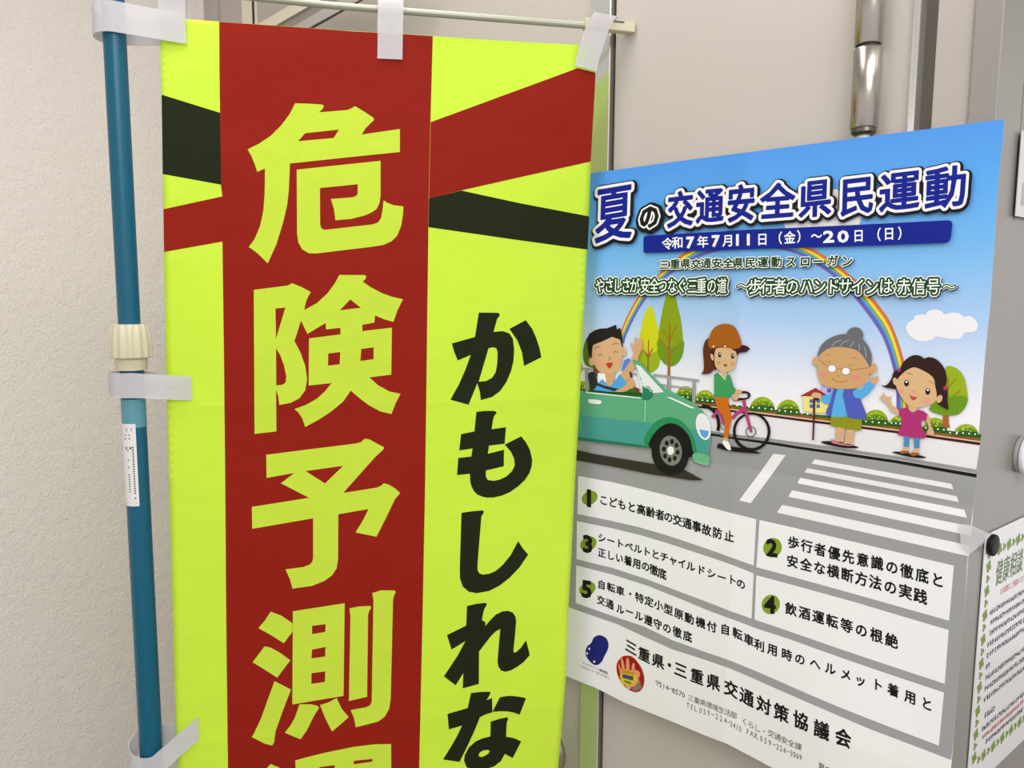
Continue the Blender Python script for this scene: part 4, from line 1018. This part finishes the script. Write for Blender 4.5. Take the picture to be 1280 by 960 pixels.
letter('printed_character', 'black kana, fourth from the top', BK, [
    [[(583.8, 757.4), (595, 754.8), (606.6, 753.4), (608.8, 755.2), (605.5, 760.7), (604, 766), (602.4, 774.9)] + c([(362, 80), (370, 92), (366, 110), (395, 75), (430, 40), (470, 20), (505, 17), (532, 27), (548, 50), (553, 80), (545, 170), (537, 250), (538, 266), (550, 266), (580, 240), (612, 195), (625, 240), (634, 282), (600, 322), (560, 352), (520, 374), (490, 382), (462, 375), (446, 350), (441, 320), (448, 230), (458, 125), (430, 140), (400, 170), (365, 215), (330, 262), (329, 455), (232, 482), (236, 390), (190, 463), (119, 410), (160, 348), (205, 280), (248, 198), (165, 249), (138, 162), (253, 105)])]])
letter('printed_character', 'black kana, lowest', BK, [
    [c([(282, 510), (340, 503), (395, 502), (400, 510), (392, 525), (375, 553), (408, 540), (411, 625), (370, 638), (335, 655), (310, 720), (260, 830), (213, 923), (114, 908), (160, 835), (200, 765), (228, 705), (149, 728), (141, 635), (262, 600)])],
    [c([(455, 535), (495, 528), (530, 527), (570, 532), (612, 540), (573, 640), (540, 627), (500, 620), (460, 619), (411, 623)])],
    [c([(400, 682), (450, 665), (500, 655), (505, 665), (497, 685), (494, 720), (493, 772), (540, 780), (583, 800), (532, 900), (485, 875), (460, 920), (420, 950), (360, 970), (300, 972), (255, 955), (240, 915), (245, 880), (270, 835), (310, 800), (350, 782), (398, 770)]),
     c([(380, 850), (395, 856), (385, 875), (350, 894), (328, 890), (330, 872), (350, 856)])]])

# ------------------------------------------------------------------ pole, crossbar, straps
M_teal = mat('teal_enamel', (0, 88, 114), 0.35, spec=0.35, coat=0.1)
M_beige = mat('beige_plastic', (206, 198, 170), 0.42, bump=(120, 0.15, 0.001, 2))
M_strap = mat('white_strap', (222, 219, 222), 0.7, bump=(700, 0.6, 0.001, 2), spec=0.2, alpha=0.9)
nt = M_strap.node_tree
M_strap.node_tree.nodes['Principled BSDF'].inputs['Alpha'].default_value = 0.55
PZ = at(165.5, 480, 0.94)             # pole axis at this height; the pole is upright
def pz(py):                            # world z of the pole axis at photo row py
    r_ = ray(165.5, py); k = np.linalg.norm(PZ[:2] - CAM[:2]) / np.linalg.norm(r_[:2])
    return CAM[2] + r_[2] * k
def pp(z): return np.array([PZ[0], PZ[1], z])
pole = empty('banner_pole', pp(0.0)); setp(pole, 'tall teal telescopic banner pole with a cream joint collar left of the banner', 'pole')
rU, rD = 0.0125, 0.0137
M_base = mat('grey_base', (88, 90, 92), 0.5)
tube('lower_tube', [pp(0.05), pp(pz(458) - 0.0)], [rD, rD], M_teal, pole, 40)
tube('upper_tube', [pp(pz(458)), pp(2.33)], [rU, rU], M_teal, pole, 40)
cz = [pz(v) for v in (462, 447.5, 447, 446, 444, 424, 409, 406, 405)]
tube('joint_collar', [pp(z) for z in cz], [0.0178, 0.0182, 0.0212, 0.0232, 0.0234, 0.0228, 0.0205, 0.0192, 0.016], M_beige, pole, 96, flute=(3, 6, 14))
tube('pole_base', [pp(0.0), pp(0.02), pp(0.05), pp(0.09)], [0.17, 0.17, 0.12, 0.03], M_base, pole, 48)
tube('tape_band', [pp(pz(533)), pp(pz(498))], [rD + 0.0003] * 2, mat('clear_tape_band', (86, 146, 160), 0.4), pole, 40, cap=False)
# care sticker wrapped on the pole
vdir = CAM - PZ; vdir[2] = 0; vdir /= np.linalg.norm(vdir); rdir = np.cross(Z, vdir)
def patch(name, a0, a1, z0, z1, off, m, parent=pole, n=8):
    V = []; Fc = []
    for i in range(n + 1):
        a = math.radians(a0 + (a1 - a0) * i / n); d_ = vdir * math.cos(a) + rdir * math.sin(a)
        V += [pp(z0) + d_ * (rD + off), pp(z1) + d_ * (rD + off)]
    for i in range(n): Fc.append((2 * i, 2 * i + 2, 2 * i + 3, 2 * i + 1))
    return V, Fc
V, Fc = patch('', -80, 4, pz(630), pz(528), 0.0005, None)
stk = mesh('care_sticker', V, Fc, mat('sticker_paper', (226, 224, 222), 0.45), parent=pole)
V = []; Fc = []
def mark(a0, a1, y0, y1):
    v, f = patch('', a0, a1, pz(y1), pz(y0), 0.0008, None, n=1); i = len(V); V.extend(v); Fc.extend([tuple(q + i for q in t) for t in f])
for y in range(556, 622, 3):
    if random.random() < .85: mark(-16, -9, y, y + 1.6)
for y in range(560, 616, 3):
    if random.random() < .7: mark(-40, -33, y, y + 1.3)
for y in (533, 535.5): mark(-42, -12, y, y + 1.1)
for y in (541, 545.5): mark(-52, -24, y, y + 1.2)
mark(-28, -20, 556.5, 559); mark(-48, -40, 556.5, 559); mark(-60, -6, 625.5, 626.6)
mesh('sticker_print', V, Fc, mat('sticker_ink', (70, 64, 66), 0.5), parent=stk)

# crossbar hanging from the pole top
def bpt(px, py, off=0.0):
    st = ban.st(np.array([float(px)]), np.array([float(py)])); base = BO + bu * st[0, 0] + Z * st[0, 1] + ban.n * off
    return base
A_, B_ = bpt(420, 4, -0.004), bpt(737, 32, -0.004)
dirb = (B_ - A_) / np.linalg.norm(B_ - A_)
L_ = bpt(150, -22, -0.004)
tube('crossbar', [L_, A_, B_], [0.0043] * 3, mat('pale_green_rod', (176, 176, 158), 0.3, 0.2), pole, 20)
tube('crossbar_joint', [pp(pz(-24) - 0.010), pp(pz(-24) + 0.016)], [0.018, 0.018], M_beige, pole, 32)
e0 = bpt(730, 36.5, 0.006); e1_ = bpt(791, 43, 0.006); e2_ = bpt(730, 24, 0.006)
box('end_cap', e0, e1_ - e0, e2_ - e0, -ban.n * 0.014, M_beige, pole, 0.0012)
g_ = bpt(764, 29.2, 0.0062)
box('cap_slot', bpt(764, 30.5, 0.0061), bpt(777, 31.7, 0) - bpt(764, 30.5, 0), Z * 0.0016, ban.n * 0.0005, M_dark, pole)

# straps sewn to the banner
def strap_around(name, edge_px, h, tilt, back_lift=0.0, front_drop=0.0, end=(238, 0), gap=0.004, fo=0.001):
    """loop of tape: from the cloth, round the pole in front, and back to the cloth"""
    ex, ey = edge_px
    zc = pz(ey)
    fe = ban.pos(ban.st(np.array([float(end[0])]), np.array([float(end[1])])), fo)[0]
    be = ban.pos(ban.st(np.array([float(end[0])]), np.array([float(end[1])])), -0.0015)[0]
    pts = []
    R_ = rD + gap
    d0 = fe - pp(fe[2]); d0[2] = 0; dist = np.linalg.norm(d0); d0 /= dist
    e_ = np.cross(Z, d0)            # perpendicular
    if e_.dot(CAM - PZ) < 0: e_ = -e_      # towards the viewer
    ta = math.acos(min(1, R_ / dist))
    nseg = 20
    fp = []
    for i in range(nseg + 1):
        a = ta + (2 * math.pi - 2 * ta) * i / nseg
        q = pp(zc) + (d0 * math.cos(a) + e_ * math.sin(a)) * R_
        back = 0.5 - 0.5 * math.sin(a)
        q[2] += back_lift * back - front_drop * (1 - back)
        if abs(math.cos(a)) and math.cos(a) < 0: q = q - d0 * gap * 1.5 * -math.cos(a)
        fp.append(q)
    C_ = [fe + (fp[0] - fe) * k / 5 for k in range(5)] + fp + [fp[-1] + (be - fp[-1]) * k / 5 for k in range(1, 6)]
    w = [Z * h / 2] * len(C_)
    return ribbon(name, C_, w, M_strap, banner)
strap_around('strap', (145, 29.5), 0.034, 0, back_lift=-0.005, end=(233, 37.5), gap=0.0035, fo=0.0035)
strap_around('strap', (165, 480), 0.030, 0, end=(240, 485.5), gap=0.0048, back_lift=0.0)
strap_around('strap', (186, 948), 0.031, 0, back_lift=0.013, front_drop=0.010, end=(248, 910), gap=0.005)
C_, Wd = [], []
for (x0, y0, x1, y1), o_ in zip([(199, 40, 232.5, 42), (199, 22, 232.5, 24), (199, 4, 232.7, 6), (199.2, -8, 233, -6), (199.3, -18, 233, -16), (199.3, -22, 233, -20), (199.3, -16, 233, -14), (199, 10, 233, 12)],
                                [0.0012, 0.0014, 0.0034, 0.0048, 0.0048, -0.003, -0.012, -0.012]):
    a = bpt(x0, y0, o_); b = bpt(x1, y1, o_); C_.append((a + b) / 2); Wd.append((a - b) / 2)
ribbon('strap', C_, Wd, M_strap, banner)
# stitches
for q in ([(208, 483), (224, 483), (224, 485), (208, 485)], [(224, 921), (235, 915), (235.5, 916.5), (224.5, 923)]):
    P = [ban.pos(ban.st(np.array([float(x)]), np.array([float(y)])), 0.0022)[0] for x, y in q]
    mesh('stitching', P, [(0, 1, 2, 3)][:1], mat('brown_thread', (150, 130, 96), 0.8), parent=banner)
# middle strap over the crossbar
def vstrap(cl, off):
    C_ = []; Wd = []
    for (x0, y0, x1, y1), o_ in zip(cl, off):
        a = bpt(x0, y0, o_); b = bpt(x1, y1, o_); C_.append((a + b) / 2); Wd.append((a - b) / 2)
    return C_, Wd
C_, Wd = vstrap([(471.5, 73.7, 502.8, 75.4), (472, 50, 503.2, 51), (472, 35, 503.5, 36), (472, 20, 503.8, 21), (472.3, 5, 504, 6), (472.3, -4, 504, -4), (472.3, -8, 504, -8), (472.3, -4, 504, -4), (472, 35, 503, 36)],
                [0.0062, 0.0062, 0.0066, 0.0078, 0.0070, 0.004, -0.004, -0.010, -0.008])
ribbon('strap', C_, Wd, M_strap, banner)
C_, Wd = vstrap([(717, 84, 743.6, 91), (719, 72, 745.5, 80), (721.5, 59.6, 750.7, 62), (727.8, 41, 757, 41), (733, 29, 762, 31), (739, 19.5, 767, 25), (744, 18.5, 770, 23.5), (742, 24, 768, 28)],
                [0.0062, 0.0066, 0.0078, 0.0095, 0.0105, 0.0095, 0.002, -0.011])
ribbon('strap', C_, Wd, M_strap, banner)

# ------------------------------------------------------------------ things on the side turning away
sgn = Surf(SO + side.n * 0.0022, uR)
notice = empty('health_notice', (0, 0, 0)); notice.location = Vector(sgn.pos(sgn.st(np.array([1245.0]), np.array([800.0])))[0]); bpy.context.view_layer.update()
setp(notice, 'white health consultation notice with green clover border under a black magnet', 'notice')
tl = sgn.st(np.array([1232.5]), np.array([669.0]))[0]; w_, h_ = 0.21, 0.297
def npos(u, v, off=0.0): return sgn.O + uR * (tl[0] + u) + Z * (tl[1] - v) + sgn.n * off
bl = sgn.st(np.array([1214.0]), np.array([960.0]))[0]
a = npos(0, h_, -0.0010)
box('paper_sheet', a, uR * w_, Z * h_, sgn.n * 0.0009, mat('notice_paper', (232, 229, 231), 0.22, coat=0.3), notice)
NV = []; NF = []; NI = []
def nadd(V, tr, mi):
    i = len(NV); NV.extend(V); NF.extend([tuple(i + q for q in t) for t in tr]); NI.extend([mi] * len(tr))
def nshape(pts, mi, off=0.0003):
    V, tr = tess([pts]); nadd([npos(x, y, off) for x, y in V], tr, mi)
def ntext(txt, u, v, w, h, step, mi, fat=0.0):
    for i, ch in enumerate(txt):
        r_ = char_at(ch, u + i * step, v, w, h, (1, 0), (0, -1), fat=fat)
        if r_: nadd([npos(x, y, 0.0003) for x, y in r_[0]], r_[1], mi)
def clover(u, v, r, k):
    for a in range(4 if k else 3):
        an = math.pi / 2 * a + .4 if k else 2 * math.pi * a / 3
        nshape(ell(u + r * .55 * math.cos(an), v + r * .55 * math.sin(an), r * .52, r * .45, math.degrees(an), 8), 0)
k = 0; v = 0.024
while v < 0.268: clover(0.0145, v, 0.0066 if k % 2 else 0.0048, k % 2); v += 0.0138; k += 1
u = 0.0285; k = 0
while u < w_ - .01: clover(u, 0.024, 0.0048 if k % 2 == 0 else 0.0066, k % 2); clover(u, 0.266, 0.0048 if k % 2 == 0 else 0.0066, k % 2); u += 0.0138; k += 1
ntext('健康相談', 0.047, 0.052, 0.020, 0.032, 0.0205, 1, 0.0)
ntext('お気軽にご相談ください', 0.058, 0.076, 0.0075, 0.0085, 0.0078, 3, 0.0)
def squiggle(u0, u1, v, mi, h=0.0075):
    u = u0
    while u < u1:
        w = random.uniform(.0035, .0062)
        for q in range(3):
            x = u + random.uniform(0, w * .5); y = v + random.uniform(-h / 2, h / 2 * .6)
            nshape([(x, y), (x + w * .6, y - .0006), (x + w * .6, y + .0011), (x, y + .0016)], mi, 0.0003)
        x = u + random.uniform(.2, .7) * w; nshape([(x, v - h / 2), (x + .0012, v - h / 2), (x + .0010, v + h / 2), (x - .0002, v + h / 2)], mi, 0.0003)
        u += w * 1.25
for r_, v in enumerate((0.0935, 0.106, 0.1185, 0.131, 0.1435)): squiggle(0.028 + (.004 if r_ in (1, 2) else 0), 0.19, v, 2, .006)
squiggle(0.028, 0.037, 0.157, 2, .006)
for v in (0.170, 0.183, 0.196): squiggle(0.029, 0.17, v, 2, .006)
squiggle(0.034, 0.066, 0.217, 2, .007); squiggle(0.030, 0.17, 0.231, 2, .006); squiggle(0.034, 0.16, 0.2415, 3, .005); squiggle(0.045, 0.16, 0.2515, 2, .006)
mesh('printed_border_and_text', NV, NF, [mat('clover_ink', (118, 150, 44), .4), mat('heading_ink', (88, 122, 56), .4), mat('grey_ink', (84, 82, 92), .4), mat('red_ink', (196, 96, 92), .4)], NI, False, notice)
# black magnet on the notice corner
def disc(name, px, py, r, th, m, parent=None, ox=0.0, rad2=None, squash=1.0, n=36, bevel=0.0015):
    s0 = sgn.st(np.array([float(px)]), np.array([float(py)]))[0]; c_ = sgn.O + uR * s0[0] + Z * s0[1]
    prof = [(0.0, r - bevel * .4), (bevel, r), (th - bevel, r), (th - bevel * .3, r - bevel * .4), (th, r - bevel)]
    V = []; Fc = []
    for d_, rr in prof:
        for k in range(n):
            a = 2 * math.pi * k / n; V.append(c_ + sgn.n * (d_ + ox) + uR * rr * math.cos(a) + Z * rr * math.sin(a))
    for i in range(len(prof) - 1):
        for k in range(n): Fc.append((i * n + k, i * n + (k + 1) % n, (i + 1) * n + (k + 1) % n, (i + 1) * n + k))
    Fc.append(tuple(range(n))[::-1]); Fc.append(tuple((len(prof) - 1) * n + k for k in range(n)))
    return mesh(name, V, Fc, m, parent=parent)
mg = disc('round_magnet', 1237.5, 680.5, 0.0118, 0.0055, mat('black_plastic', (12, 12, 18), 0.5, spec=0.3), ox=0.0004)
setp(mg, 'small black magnet holding the top left corner of the clover notice', 'magnet')
wk = disc('door_stop', 1276.5, 568, 0.0205, 0.006, mat('pale_grey_plastic', (168, 166, 166), 0.4), ox=-0.0022)
wk.name = 'magnet_ring'
hold = empty('round_magnet', tuple(wk.data.vertices[0].co)); bpy.context.view_layer.update()
wk.parent = hold; wk.matrix_parent_inverse = hold.matrix_world.inverted()
disc('magnet_cap', 1276.5, 568, 0.0222, 0.006, mat('white_gloss_plastic', (236, 238, 244), 0.22), hold, ox=0.0039)
setp(hold, 'white round magnet at the right edge above the clover notice', 'magnet')
# clear sleeve pinned at the upper right edge
q = [sgn.st(np.array([float(x)]), np.array([float(y)]))[0] for x, y in ((1272, 232), (1267, 270))]
sv_ = sgn.O + uR * (q[1][0]) + Z * q[1][1]
nt2 = empty('paper_notice', tuple(sv_)); bpy.context.view_layer.update()
setp(nt2, 'small white paper notice at the upper right edge of the photo', 'notice')
box('paper_sheet', sv_ + sgn.n * 0.001, uR * 0.2, Z * 0.085, sgn.n * 0.0008, mat('sleeve_plastic', (214, 212, 212), 0.25), nt2)
box('grey_patch', sv_ + sgn.n * 0.0019 + uR * 0.012 + Z * 0.012, uR * 0.17, Z * 0.022, sgn.n * 0.0003, mat('grey_print', (176, 174, 178), 0.4), nt2)
# clear tape at the poster edge
M_tape = mat('clear_tape', (225, 225, 228), 0.15, alpha=0.42)
def tpt(px, py, s_, off): return s_.pos(s_.st(np.array([float(px)]), np.array([float(py)])), off)[0]
tp = [tpt(1200, 654, post, 0.0035), tpt(1214, 655, post, 0.0035), tpt(1234, 667, sgn, 0.004), tpt(1225, 678, sgn, 0.004), tpt(1213, 692, post, 0.0035), tpt(1202, 678, post, 0.0035)]
tt_ = mesh('clear_tape', tp + [q - post.n * 0.0002 for q in tp], [(0, 1, 4, 5), (1, 2, 3, 4), (11, 10, 7, 6), (10, 9, 8, 7)], M_tape, smooth=False)
setp(tt_, 'piece of clear tape holding the right edge of the blue poster', 'tape')
print('objects', len(bpy.data.objects), 'tris', sum(len(m.polygons) for m in bpy.data.meshes))
